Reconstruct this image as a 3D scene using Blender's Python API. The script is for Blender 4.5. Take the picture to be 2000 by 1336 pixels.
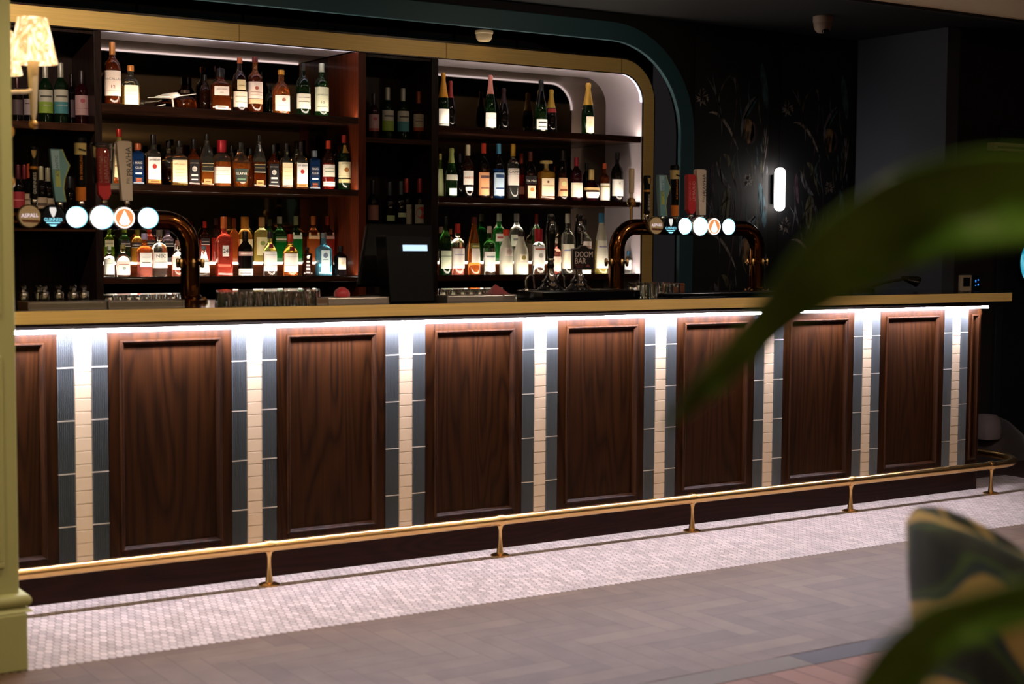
import bpy, math, random
from mathutils import Vector, Matrix
random.seed(7)
PI = math.pi; sin = math.sin; cos = math.cos; R = math.radians
for o in list(bpy.data.objects): bpy.data.objects.remove(o)
SC = bpy.context.scene; COL = SC.collection
# ------------------------------------------------------------------ camera
F, YAW, PITCH, ROLL = 2940.34, 0.5778, -0.0660, 0.0067
CAM = Vector((0, -5.6066, 1.3649))
def _rot():
    cy, sy, cp, sp = cos(YAW), sin(YAW), cos(PITCH), sin(PITCH)
    f = Vector((sy*cp, cy*cp, sp)); r = Vector((cy, -sy, 0)); u = r.cross(f)
    c, s = cos(ROLL), sin(ROLL)
    return c*r+s*u, -s*r+c*u, f
RT, UP, FW = _rot()
cd = bpy.data.cameras.new('camera'); cam = bpy.data.objects.new('camera', cd); COL.objects.link(cam)
cd.sensor_fit = 'HORIZONTAL'; cd.sensor_width = 36; cd.lens = F*36/2000
m = Matrix.Identity(4)
for i in range(3): m[i][0] = RT[i]; m[i][1] = UP[i]; m[i][2] = -FW[i]; m[i][3] = CAM[i]
cam.matrix_world = m
cd.dof.use_dof = True; cd.dof.focus_distance = 8.2; cd.dof.aperture_fstop = 2.8
SC.camera = cam
cd.clip_start = 0.05
def ray(px, py): return RT*((px-1000)/F) + UP*(-(py-668)/F) + FW
def at(px, py, Y):                      # point of the photo's line of sight on the upright plane y = Y
    d = ray(px, py); return CAM + d*((Y-CAM.y)/d.y)
def pxm(px, Y):                         # pixels per metre there
    p = at(px, 500, Y)-CAM; return F/p.dot(FW)
def dist(px, py, t): return CAM + ray(px, py)*t
# ------------------------------------------------------------------ world, exposure
SC.view_settings.view_transform = 'Standard'; SC.view_settings.look = 'None'
SC.view_settings.exposure = 0.0; SC.view_settings.gamma = 1.0; SC.view_settings.use_curve_mapping = False
wd = bpy.data.worlds.new('world'); SC.world = wd; wd.use_nodes = True
wd.node_tree.nodes['Background'].inputs[0].default_value = (0.5, 0.42, 0.45, 1)
wd.node_tree.nodes['Background'].inputs[1].default_value = 0.02
# ------------------------------------------------------------------ lamps of the room (ceiling downlights)
LED_BAR = 380.0; LED_SHELF = 27.0; LED_NICHE = 6.2; LED_RISER = 4.0
def lamp(kind, loc, power, col, size=0.1, rot=None, spot=110, blend=0.8):
    l = bpy.data.lights.new('downlight_bulb', kind); l.energy = power; l.color = col
    if kind == 'SPOT': l.spot_size = R(spot); l.spot_blend = blend; l.shadow_soft_size = size
    else: l.shadow_soft_size = size
    o = bpy.data.objects.new('downlight_bulb', l); COL.objects.link(o); o.location = loc
    if rot: o.rotation_euler = rot
    return o
WARM = (1.0, 0.79, 0.58); WARM2 = (1.0, 0.85, 0.72)
K = 1.85
DOWN = [(x, y, p*K, c) for x, y, p, c in ((0.3, -1.5, 34, WARM), (1.9, -1.5, 36, WARM), (3.5, -1.5, 34, WARM), (5.1, -1.5, 26, WARM2), (6.7, -1.6, 15, WARM2),
        (1.2, -3.4, 38, WARM), (3.4, -3.4, 26, WARM2), (5.6, -3.4, 14, WARM2), (0.2, -5.2, 26, WARM), (2.8, -5.6, 12, WARM), (-1.6, -3.0, 22, WARM),
        (1.75, .8, 58, WARM), (3.5, .5, 7, WARM), (5.2, .45, 10, WARM))]
# ------------------------------------------------------------------ colours and materials
def lin(c):
    c = c.lstrip('#'); v = [int(c[i:i+2], 16)/255 for i in (0, 2, 4)]
    return tuple((x/12.92 if x <= .04045 else ((x+.055)/1.055)**2.4) for x in v)+(1,)
MATS = {}
def mat(name, col='#808080', rough=.5, metal=0, trans=0, emit=None, es=1, coat=0, ior=1.45, alpha=1, spec=None, sheen=0):
    if name in MATS: return MATS[name]
    m = bpy.data.materials.new(name); m.use_nodes = True
    b = m.node_tree.nodes['Principled BSDF']; I = b.inputs
    I['Base Color'].default_value = lin(col) if isinstance(col, str) else tuple(col)+(1,)*(4-len(col))
    I['Roughness'].default_value = rough; I['Metallic'].default_value = metal
    I['Transmission Weight'].default_value = trans; I['IOR'].default_value = ior
    I['Coat Weight'].default_value = coat; I['Coat Roughness'].default_value = .08
    if spec is not None: I['Specular IOR Level'].default_value = spec
    if sheen: I['Sheen Weight'].default_value = sheen
    if emit: I['Emission Color'].default_value = lin(emit); I['Emission Strength'].default_value = es
    MATS[name] = m; return m
def nodes(m): return m.node_tree.nodes, m.node_tree.links, m.node_tree.nodes['Principled BSDF']
def coords(N, L, scale, rot=(0, 0, 0)):
    tc = N.new('ShaderNodeTexCoord'); mp = N.new('ShaderNodeMapping')
    mp.inputs['Scale'].default_value = scale; mp.inputs['Rotation'].default_value = rot
    L.new(tc.outputs['Object'], mp.inputs['Vector']); return mp.outputs['Vector']
def noise(N, L, vec, s, det=3, dist=0):
    n = N.new('ShaderNodeTexNoise'); n.inputs['Scale'].default_value = s; n.inputs['Detail'].default_value = det
    n.inputs['Distortion'].default_value = dist; L.new(vec, n.inputs['Vector']); return n.outputs['Fac']
def ramp(N, L, fac, stops):
    r = N.new('ShaderNodeValToRGB'); e = r.color_ramp.elements
    while len(e) < len(stops): e.new(.5)
    for i, (p, c) in enumerate(stops): e[i].position = p; e[i].color = lin(c) if isinstance(c, str) else c
    L.new(fac, r.inputs['Fac']); return r.outputs['Color']
def math_(N, L, op, a, b=None):
    n = N.new('ShaderNodeMath'); n.operation = op
    for i, v in enumerate((a, b)):
        if v is None: continue
        if isinstance(v, (int, float)): n.inputs[i].default_value = v
        else: L.new(v, n.inputs[i])
    return n.outputs[0]
def mixc(N, L, fac, a, b, mode='MIX'):
    n = N.new('ShaderNodeMix'); n.data_type = 'RGBA'; n.blend_type = mode
    for i, v in ((0, fac), (6, a), (7, b)):
        if isinstance(v, (int, float)): n.inputs[i].default_value = v
        elif isinstance(v, tuple): n.inputs[i].default_value = v
        else: L.new(v, n.inputs[i])
    return n.outputs[2]
def bump(N, L, b, h, st=.2, d=.002):
    n = N.new('ShaderNodeBump'); n.inputs['Strength'].default_value = st; n.inputs['Distance'].default_value = d
    L.new(h, n.inputs['Height']); L.new(n.outputs[0], b.inputs['Normal'])
def wood(name, dark, light, axis='z', rough=.42, coat=.0, rings=16):
    if name in MATS: return MATS[name]
    m = mat(name, dark, rough, coat=coat, spec=.13); N, L, b = nodes(m)
    st = {'z': (5.5, 5.5, .55), 'x': (.55, 5.5, 5.5), 'y': (5.5, .55, 5.5)}[axis]
    fi = {'z': (150, 150, 3), 'x': (3, 150, 150), 'y': (150, 3, 150)}[axis]
    v = coords(N, L, st); n1 = noise(N, L, v, 1.0, 1.5, .25)
    s = math_(N, L, 'SINE', math_(N, L, 'MULTIPLY', n1, rings*2*PI)); s = math_(N, L, 'MULTIPLY_ADD', s, .5); s.node.inputs[2].default_value = .5
    s = math_(N, L, 'POWER', s, .45)
    v2 = coords(N, L, fi); n2 = noise(N, L, v2, 1.0, 2)
    f = math_(N, L, 'ADD', math_(N, L, 'MULTIPLY', s, .42), math_(N, L, 'MULTIPLY', n2, .70))
    c = ramp(N, L, f, [(.12, dark), (.95, light)]); L.new(c, b.inputs['Base Color'])
    bump(N, L, b, n2, .12, .001); return m
WALNUT = wood('walnut', '#0a0402', '#311908')
WALNUTX = wood('walnut_horizontal', '#150a08', '#2c150e', 'x')
DARKWOOD = wood('dark_wood', '#140d0d', '#2e201d', 'z', .45, .1)
DARKWOODX = wood('dark_wood_horizontal', '#1b1110', '#3a2622', 'x', .35, .25)
REDWOOD = wood('red_walnut', '#3a140a', '#642a14', 'z', .4, .1)
def brass(name, col, rough, metal=1.0):
    m = mat(name, col, rough, metal); N, L, b = nodes(m)
    v = coords(N, L, (3, 3, 160)); n = noise(N, L, v, 1.0, 3)
    L.new(ramp(N, L, n, [(.3, tuple(x*.82 for x in lin(col)[:3])+(1,)), (.7, lin(col))]), b.inputs['Base Color']); return m
GOLD = brass('brushed_brass', '#efca7c', .5, .25)
POLBRASS = mat('polished_brass', '#e0b678', .27, 1)
TUBEBRASS = mat('antique_brass_tube', '#7a4a26', .14, 1)
STONE = mat('black_stone', '#0b0a0c', .12, coat=.3)
BLACK = mat('black_plastic', '#050506', .4, spec=.2)
BLACKGLOSS = mat('black_gloss', '#070608', .12, coat=.5)
CHROME = mat('chrome', '#c8c4c2', .08, 1)
STEEL = mat('steel', '#b5aca4', .32, .9)
def grid_mat():
    m = mat('ribbed_mat', '#6d6253', .5, .5); N, L, b = nodes(m)
    w = N.new('ShaderNodeTexWave'); w.inputs['Scale'].default_value = 60; L.new(coords(N, L, (1, 1, 1)), w.inputs['Vector'])
    L.new(ramp(N, L, w.outputs['Fac'], [(.2, '#3a332b'), (.8, '#9a8d78')]), b.inputs['Base Color']); return m
RIBMAT = grid_mat()
GLASS = mat('clear_glass', '#f4f6f2', .02, trans=1, ior=1.45)
def led(name, col, s): return mat(name, '#000000', .5, emit=col, es=s)
LEDB = led('led_cool_bar', '#f1ecff', LED_BAR); LEDS = led('led_warm_shelf', '#ffeed8', LED_SHELF)
LEDN = led('led_cool_niche', '#efe8ff', LED_NICHE); LEDR = led('led_riser', '#fff1de', LED_RISER)
MIRROR = mat('smoked_mirror', '#6f6558', .03, 1)
BRONZE = mat('bronze_mirror', '#5a4f49', .05, 1)
OLIVE = mat('olive_paint', '#abac72', .5)
TEALP = mat('teal_paint', '#2a4f5a', .55)
CREAMP = mat('cream_ceiling', '#d2c4a2', .8)
DARKP = mat('dark_ceiling', '#0c0b0e', .8)
NAVY = mat('navy_wall', '#4d525f', .7)
WALLP = mat('wallpaper_ground', '#14151a', .7)
LINING = mat('lilac_grey_lining', '#d2c6d0', .42, .1)
# ------------------------------------------------------------------ mesh building
class MB:
    def __init__(s): s.v = []; s.f = []; s.m = []; s.sm = []
    def add(s, vs, fs, m=0, sm=False):
        o = len(s.v); s.v += [tuple(v) for v in vs]
        for f in fs: s.f.append([o+i for i in f]); s.m.append(m); s.sm.append(sm)
    def box(s, x0, x1, y0, y1, z0, z1, m=0):
        v = [(x, y, z) for x in (x0, x1) for y in (y0, y1) for z in (z0, z1)]
        s.add(v, [(0, 1, 3, 2), (4, 6, 7, 5), (0, 4, 5, 1), (2, 3, 7, 6), (0, 2, 6, 4), (1, 5, 7, 3)], m)
    def tube(s, path, r, seg=12, m=0, cap=True):
        P = [Vector(p) for p in path]; n = len(P); rr = r if isinstance(r, (list, tuple)) else [r]*n
        vs = []; prev = None
        for i, p in enumerate(P):
            d = (P[min(i+1, n-1)]-P[max(i-1, 0)]).normalized()
            if prev is None:
                a = Vector((0, 0, 1)) if abs(d.z) < .9 else Vector((1, 0, 0)); u = d.cross(a).normalized()
            else: u = (prev-d*prev.dot(d)).normalized()
            prev = u; w = d.cross(u)
            for k in range(seg):
                t = 2*PI*k/seg; vs.append(p+(u*cos(t)+w*sin(t))*rr[i])
        fs = [(i*seg+k, i*seg+(k+1) % seg, (i+1)*seg+(k+1) % seg, (i+1)*seg+k) for i in range(n-1) for k in range(seg)]
        s.add(vs, fs, m, True)
        if cap:
            s.add(vs[:seg], [tuple(range(seg))[::-1]], m); s.add(vs[-seg:], [tuple(range(seg))], m)
    def lathe(s, prof, c=(0, 0, 0), seg=20, m=0, sq=None, ax='z', mf=None, asp=1.0):
        n = len(prof); vs = []
        for i, (r, z) in enumerate(prof):
            q = sq[i] if sq else 0
            for k in range(seg):
                t = 2*PI*(k+.5)/seg; x, y = cos(t), sin(t)
                if q:
                    e = 2+q*6; sc = (abs(x)**e+abs(y)**e)**(-1/e); x *= sc; y *= sc
                a = 1+(asp-1)*(q if q else (1 if sq is None else 0))
                p = (r*x, r*y*a, z)
                if ax == 'y': p = (p[0], z, p[1])
                if ax == 'x': p = (z, p[0], p[1])
                vs.append((p[0]+c[0], p[1]+c[1], p[2]+c[2]))
        o = len(s.v); s.v += vs
        for i in range(n-1):
            mm = mf((prof[i][1]+prof[i+1][1])/2) if mf else m
            for k in range(seg):
                s.f.append([o+i*seg+k, o+i*seg+(k+1) % seg, o+(i+1)*seg+(k+1) % seg, o+(i+1)*seg+k]); s.m.append(mm); s.sm.append(True)
        for i, rev in ((0, True), (n-1, False)):
            if prof[i][0] > 1e-5:
                f = [o+i*seg+k for k in range(seg)]; s.f.append(f[::-1] if rev else f); s.m.append(mf(prof[i][1]) if mf else m); s.sm.append(False)
    def prism(s, poly, a, b, plane='xz', m=0):     # polygon extruded between a and b
        def P(u, v, w): return {'xz': (u, w, v), 'xy': (u, v, w), 'yz': (w, u, v)}[plane]
        n = len(poly); vs = [P(u, v, a) for u, v in poly]+[P(u, v, b) for u, v in poly]
        s.add(vs, [tuple(range(n))[::-1], tuple(range(n, 2*n))]+[(i, (i+1) % n, n+(i+1) % n, n+i) for i in range(n)], m)
    def band(s, A, B, y0, y1, m=0):                 # band between two polylines (x,z), thickness in y
        n = len(A); vs = []
        for (a, b) in zip(A, B): vs += [(a[0], y0, a[1]), (b[0], y0, b[1]), (b[0], y1, b[1]), (a[0], y1, a[1])]
        fs = [(0, 1, 2, 3), (4*n-4, 4*n-1, 4*n-2, 4*n-3)]
        for i in range(n-1):
            for k in range(4): fs.append((4*i+k, 4*i+4+k, 4*i+4+(k+1) % 4, 4*i+(k+1) % 4))
        s.add(vs, fs, m)
    def text(s, string, fn, h, m=0, w=None):        # fn maps centred (u, v) to a point
        vs, fs, bw, bh = text_mesh(string); k = h/bh; kx = k
        if w: kx = w/bw
        s.add([fn((x-bw/2)*kx, (y-bh/2)*k) for x, y in vs], fs, m)
    def build(s, name, mats, parent=None, world=True, bevel=0, origin=None, angle=42):
        if not isinstance(mats, (list, tuple)): mats = [mats]
        off = Vector((0, 0, 0))
        if world:
            if parent is not None: off = ABS[parent.name]
            else:
                if origin is None:
                    xs, ys, zs = zip(*s.v); off = Vector(((min(xs)+max(xs))/2, (min(ys)+max(ys))/2, min(zs)))
                else: off = Vector(origin)
        me = bpy.data.meshes.new(name)
        me.from_pydata([(x-off.x, y-off.y, z-off.z) for x, y, z in s.v], [], s.f)
        for mt in mats: me.materials.append(mt)
        me.polygons.foreach_set('material_index', s.m); me.polygons.foreach_set('use_smooth', s.sm)
        me.update()
        if any(s.sm): me.set_sharp_from_angle(angle=R(angle))
        o = bpy.data.objects.new(name, me); COL.objects.link(o)
        if parent is not None: o.parent = parent; ABS[o.name] = ABS[parent.name]
        else: o.location = off if world else (0, 0, 0); ABS[o.name] = Vector(off)
        if bevel:
            b = o.modifiers.new('bevel', 'BEVEL'); b.width = bevel; b.segments = 2; b.limit_method = 'ANGLE'; b.angle_limit = R(50)
        return o
ABS = {}; TXT = {}
def text_mesh(string):
    if string in TXT: return TXT[string]
    cu = bpy.data.curves.new('t', 'FONT'); cu.body = string; cu.resolution_u = 2
    o = bpy.data.objects.new('t', cu); COL.objects.link(o)
    me = bpy.data.meshes.new_from_object(o)
    vs = [(v.co.x, v.co.y) for v in me.vertices]; fs = [tuple(p.vertices) for p in me.polygons]
    bpy.data.objects.remove(o); bpy.data.curves.remove(cu); bpy.data.meshes.remove(me)
    x0 = min(v[0] for v in vs); y0 = min(v[1] for v in vs)
    vs = [(x-x0, y-y0) for x, y in vs]; TXT[string] = (vs, fs, max(v[0] for v in vs), max(v[1] for v in vs)); return TXT[string]
def tag(o, label=None, cat=None, group=None, kind=None):
    if label: o['label'] = label
    if cat: o['category'] = cat
    if group: o['group'] = group
    if kind: o['kind'] = kind
    return o
def thing(name, loc, label, cat, group=None, rz=0):
    o = bpy.data.objects.new(name, None); COL.objects.link(o); o.location = loc; o.rotation_euler = (0, 0, rz)
    o.empty_display_size = .05; ABS[o.name] = Vector(loc); return tag(o, label, cat, group)
def struct(name, mb, mats, bevel=0, label=None, cat=None):
    o = mb.build(name, mats, bevel=bevel); o['kind'] = 'structure'
    if label: o['label'] = label
    o['category'] = cat or name.split('_')[0]; return o
def arc(cx, cz, r, a0, a1, n=12): return [(cx+r*cos(R(a0+(a1-a0)*i/n)), cz+r*sin(R(a0+(a1-a0)*i/n))) for i in range(n+1)]
# ================================================================== THE ROOM
X0, XS = 1.7285, 0.6929            # first tile strip and spacing of the bar front
FYB, FYT = -0.84, 0.27
# tiled floor strip: long hexagonal mosaic
b = MB(); b.box(-1.5, 7.36, FYB, FYT, -.03, -.0015, 0)
hw, rs = .0265, .042; g = .0022
j = 0; y = FYB+.02
while y < FYT-.015:
    x = -1.5+(.5*hw if j % 2 else 0)+.014
    while x < 7.345:
        w2 = hw/2-g/2; a = rs*.5-g*.5+rs*.17; c = rs*.5-rs*.17-g*.3
        b.add([(x, y-a, 0), (x+w2, y-c, 0), (x+w2, y+c, 0), (x, y+a, 0), (x-w2, y+c, 0), (x-w2, y-c, 0)], [(0, 1, 2, 3, 4, 5)], 1)
        x += hw
    y += rs; j += 1
HEX = mat('mosaic_tile', '#d3c3bd', .38); N, L, bb = nodes(HEX)
gi = N.new('ShaderNodeNewGeometry'); L.new(ramp(N, L, gi.outputs['Random Per Island'], [(0, '#9a8d86'), (1, '#bfb1a9')]), bb.inputs['Base Color'])
struct('floor', b, [mat('grout', '#5f4f4a', .9), HEX], label='pale mosaic tiled floor strip along the bar')
# herringbone grey boards
HER = mat('herringbone_board', '#8c7d77', .55, spec=.25); N, L, bb = nodes(HER)
gi = N.new('ShaderNodeNewGeometry'); c1 = ramp(N, L, gi.outputs['Random Per Island'], [(0, '#544030'), (.3, '#5c4735'), (.7, '#614c3a'), (1, '#6b5642')])
n = noise(N, L, coords(N, L, (9, 9, 9)), 1, 4); c2 = mixc(N, L, .35, c1, ramp(N, L, n, [(.3, '#4a382b'), (.7, '#6b5747')])); L.new(c2, bb.inputs['Base Color'])
n3 = noise(N, L, coords(N, L, (60, 60, 60)), 1, 2); bump(N, L, bb, n3, .1, .001)
b = MB(); Lp, w = .36, .09; gp = .0012; HX0, HX1, HY0, HY1 = -3, 9.0, -1.985, FYB
def clipbox(x0, x1, y0, y1):
    x0, x1, y0, y1 = max(x0, HX0), min(x1, HX1), max(y0, HY0), min(y1, HY1)
    if x1-x0 > .01 and y1-y0 > .01:
        b.add([(x0+gp, y0+gp, 0), (x1-gp, y0+gp, 0), (x1-gp, y1-gp, 0), (x0+gp, y1-gp, 0)], [(0, 1, 2, 3)], 1)
for A in range(-160, 160):
    for B in range(-45, 45):
        ox = A*w+B*(Lp-w); oy = -A*w+B*(Lp+w)
        if ox < HX0-1 or ox > HX1+1 or oy < HY0-1 or oy > HY1+1: continue
        clipbox(ox, ox+Lp, oy, oy+w); clipbox(ox, ox+w, oy-Lp, oy)
b.box(HX0, HX1, HY0, HY1, -.03, -.001, 0)
struct('floor', b, [mat('board_gap', '#54463f', .9), HER], label='grey brown herringbone board floor')
b = MB(); x = -3.73
while x < 9: b.box(x+.001, x+.899, -2.105, -1.986, -.02, 0, round((x+3.73)/.9) % 2 == 0 and 1 or 0); x += .9
struct('floor', b, [mat('border_grey', '#5c5249', .6, spec=.3), mat('border_dark', '#332c30', .6, spec=.3)], label='grey and dark border boards of the floor')
PLK = mat('tan_board', '#94705c', .6, spec=.25); N, L, bb = nodes(PLK); gi = N.new('ShaderNodeNewGeometry')
L.new(ramp(N, L, gi.outputs['Random Per Island'], [(0, '#6e4a38'), (1, '#80594a')]), bb.inputs['Base Color'])
b = MB(); b.box(-5, 11, -9, -2.106, -.03, -.001, 0); x = -4.95
while x < 11:
    y = -2.108-random.random()*.0
    while y > -9: b.add([(x+.001, y-.6, 0), (x+.097, y-.6, 0), (x+.097, y-.002, 0), (x+.001, y-.002, 0)], [(0, 1, 2, 3)], 1); y -= .6
    x += .099
struct('floor', b, [mat('board_gap2', '#2d211c', .9), PLK], label='tan wooden board floor near the seats')
b = MB(); b.box(7.36, 11, -.84, 2.6, -.03, -.0005); b.box(-1.5, 7.36, FYT, 2.9, -.03, -.002); b.box(9, 11, -2.1, -.84, -.03, -.0005)
struct('floor', b, wood('floor_dark', '#241817', '#43302b', 'x', .4, .1), label='dark wooden floor behind and beside the bar')
# ceilings
b = MB(); b.box(-5, 11, -9, -.12, 2.6, 2.7); struct('ceiling', b, CREAMP, label='cream ceiling over the seating side')
b = MB(); b.box(-5, 11, -.12, 3.0, 2.8, 2.9); b.box(-5, 11, -.135, -.11, 2.585, 2.8); struct('ceiling', b, DARKP, label='dark raised ceiling over the bar')
# walls out of view
b = MB(); b.box(-5, 11, -9.1, -9, 0, 2.6); struct('wall_front', b, mat('olive_wall_far', '#55542f', .7))
b = MB(); b.box(-5.1, -5, -9, 3, 0, 2.8); struct('wall_left', b, mat('olive_wall_side', '#55542f', .7))
b = MB(); b.box(11, 11.1, -9, 3, 0, 2.8); struct('wall_right', b, NAVY)
# back wall in three stretches: arch wall, wallpapered, return, door wall
WY = 2.05
AXI, AZI, AR = 6.271, 2.630, .56
AXO, AZO, ARO = 6.385, 2.746, .674
inner = [(-3, AZI)]+arc(AXI-AR, AZI-AR, AR, 90, 0)+[(AXI, 0)]
outer = [(-3, AZO)]+arc(AXO-ARO, AZO-ARO, ARO, 90, 0)+[(AXO, 0)]
b = MB(); b.band(inner, outer, WY-.025, WY+.006); tr = b.build('trim_1', TEALP, bevel=.004); tag(tr, 'teal painted arch trim framing the back bar recess', 'trim', kind='structure')
far = [(-3, 2.8)]+[(max(p[0], AXO-ARO), 2.8) if i < 13 else (AXO+.02, 2.8) for i, p in enumerate(arc(AXO-ARO, AZO-ARO, ARO, 90, 0))]+[(AXO+.02, 0)]
b = MB()
oa = arc(AXO-ARO, AZO-ARO, ARO-.01, 90, 0)
b.box(-3, AXO-ARO, WY, WY+.15, AZO-.01, 2.8)
for i in range(len(oa)-1):
    (xa, za), (xb, zb) = oa[i], oa[i+1]
    b.add([(xa, WY, za), (xb, WY, zb), (xb, WY, 2.8), (xa, WY, 2.8), (xa, WY+.15, za), (xb, WY+.15, zb), (xb, WY+.15, 2.8), (xa, WY+.15, 2.8)],
          [(0, 1, 2, 3), (4, 7, 6, 5), (0, 4, 5, 1)])
b.box(AXO-.01, 7.93, WY, WY+.15, 0, 2.8); b.box(-3, -2.9, WY, WY+.15, 0, 2.8)
struct('wall_back', b, DARKP, label='dark wall around the arched back bar recess')
RX = at(1668, 400, WY).x; RY = 1.24
b = MB(); b.box(RX, RX+.12, RY, WY+.15, 0, 2.8); struct('wall_return', b, NAVY, label='dark blue grey return wall right of the bar')
b = MB(); b.box(RX+.12, 11, RY, RY+.12, 0, 2.8); struct('wall_side', b, mat('plum_wall', '#2a2329', .7), label='dark plum wall with thermostat right of the bar')
DX = 8.40
b = MB(); b.box(RX, DX, RY-.015, RY, 0, .16); b.box(RX, DX, RY-.022, RY, .16, .18); struct('baseboard_right', b, NAVY, .003)
b = MB(); b.box(DX, DX+.07, RY-.03, RY, 0, 2.1); b.box(DX+1.0, DX+1.07, RY-.03, RY, 0, 2.1); b.box(DX, DX+1.07, RY-.03, RY, 2.1, 2.17)
struct('trim_2', b, mat('navy_trim', '#262a33', .5), .004, 'dark door surround', 'trim')
dr = MB()
dr.box(DX+.07, DX+1.0, RY-.012, RY-.002, .005, 2.1); dr.box(DX+.07, DX+1.0, RY-.022, RY-.012, .02, .16)
do = struct('door_1', dr, mat('navy_door', '#1b2128', .45), .003, 'dark navy door with a round lit window', 'door')
pc = at(2024, 512, RY-.03); pr_ = 50/pxm(2024, RY-.03)
q = MB(); q.lathe([(pr_, 0), (pr_, -.012), (0, -.012)], (pc.x, RY-.012, pc.z), 40, 0, ax='y')
POR = mat('porthole_glass', '#2cb4cf', .3, emit='#35bcd8', es=.85); N, L, bb = nodes(POR)
nn = noise(N, L, coords(N, L, (14, 14, 14)), 1, 3); L.new(ramp(N, L, nn, [(.35, '#1aa3c4'), (.7, '#7fdcec')]), bb.inputs['Emission Color'])
pane = q.build('pane', POR, do); pane['label'] = 'glowing turquoise round window'
q = MB(); q.tube([(pc.x+pr_*cos(t*PI/20), RY-.024, pc.z+pr_*sin(t*PI/20)) for t in range(41)], .012, 8); q.build('window_ring', mat('dark_ring', '#23282e', .3, .5), do)
# exit light box above door
p = at(1985, 291, RY-.04); b = MB(); b.box(p.x-.25, p.x+.35, RY-.06, RY, p.z-.02, p.z+.035, 0); b.box(p.x-.22, p.x+.33, RY-.066, RY-.06, p.z-.005, p.z+.012, 1)
tag(b.build('door_closer', [mat('pale_metal', '#d8d0bc', .5, 0), STEEL], bevel=.003), 'pale horizontal metal closer box above the dark door', 'door closer')
# thermostat and switch
p = at(1882, 556, RY); t = thing('thermostat', (p.x, RY, p.z-.065), 'cream wall thermostat with a small dark screen on the plum wall', 'thermostat')
b = MB(); b.box(p.x-.055, p.x+.055, RY-.022, RY, p.z-.075, p.z+.065); b.build('housing', mat('cream_plastic', '#f2e4c6', .45), t, bevel=.005)
b = MB(); b.box(p.x-.03, p.x+.034, RY-.025, RY-.022, p.z-.012, p.z+.048); b.build('screen', BLACKGLOSS, t)
b = MB(); b.lathe([(.007, 0), (.007, -.005), (0, -.005)], (p.x+.036, RY-.022, p.z-.045), 12, ax='y'); b.build('button', CHROME, t)
p = at(1905, 553, RY); t = thing('wall_switch_panel', (p.x, RY, p.z-.05), 'dark touch switch panel with tiny blue lights right of the thermostat', 'switch')
b = MB(); b.box(p.x-.04, p.x+.04, RY-.012, RY, p.z-.05, p.z+.05); b.build('plate', mat('switch_plate', '#10161f', .3), t, bevel=.004)
b = MB()
for dx, dz, h in ((-.012, .006, .016), (-.012, -.018, .006), (.014, .018, .008), (.014, -.016, .012)): b.box(p.x+dx-.004, p.x+dx+.004, RY-.014, RY-.012, p.z+dz, p.z+dz+h)
b.build('indicator_lights', led('blue_led', '#4d9bff', 1.2), t)
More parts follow.
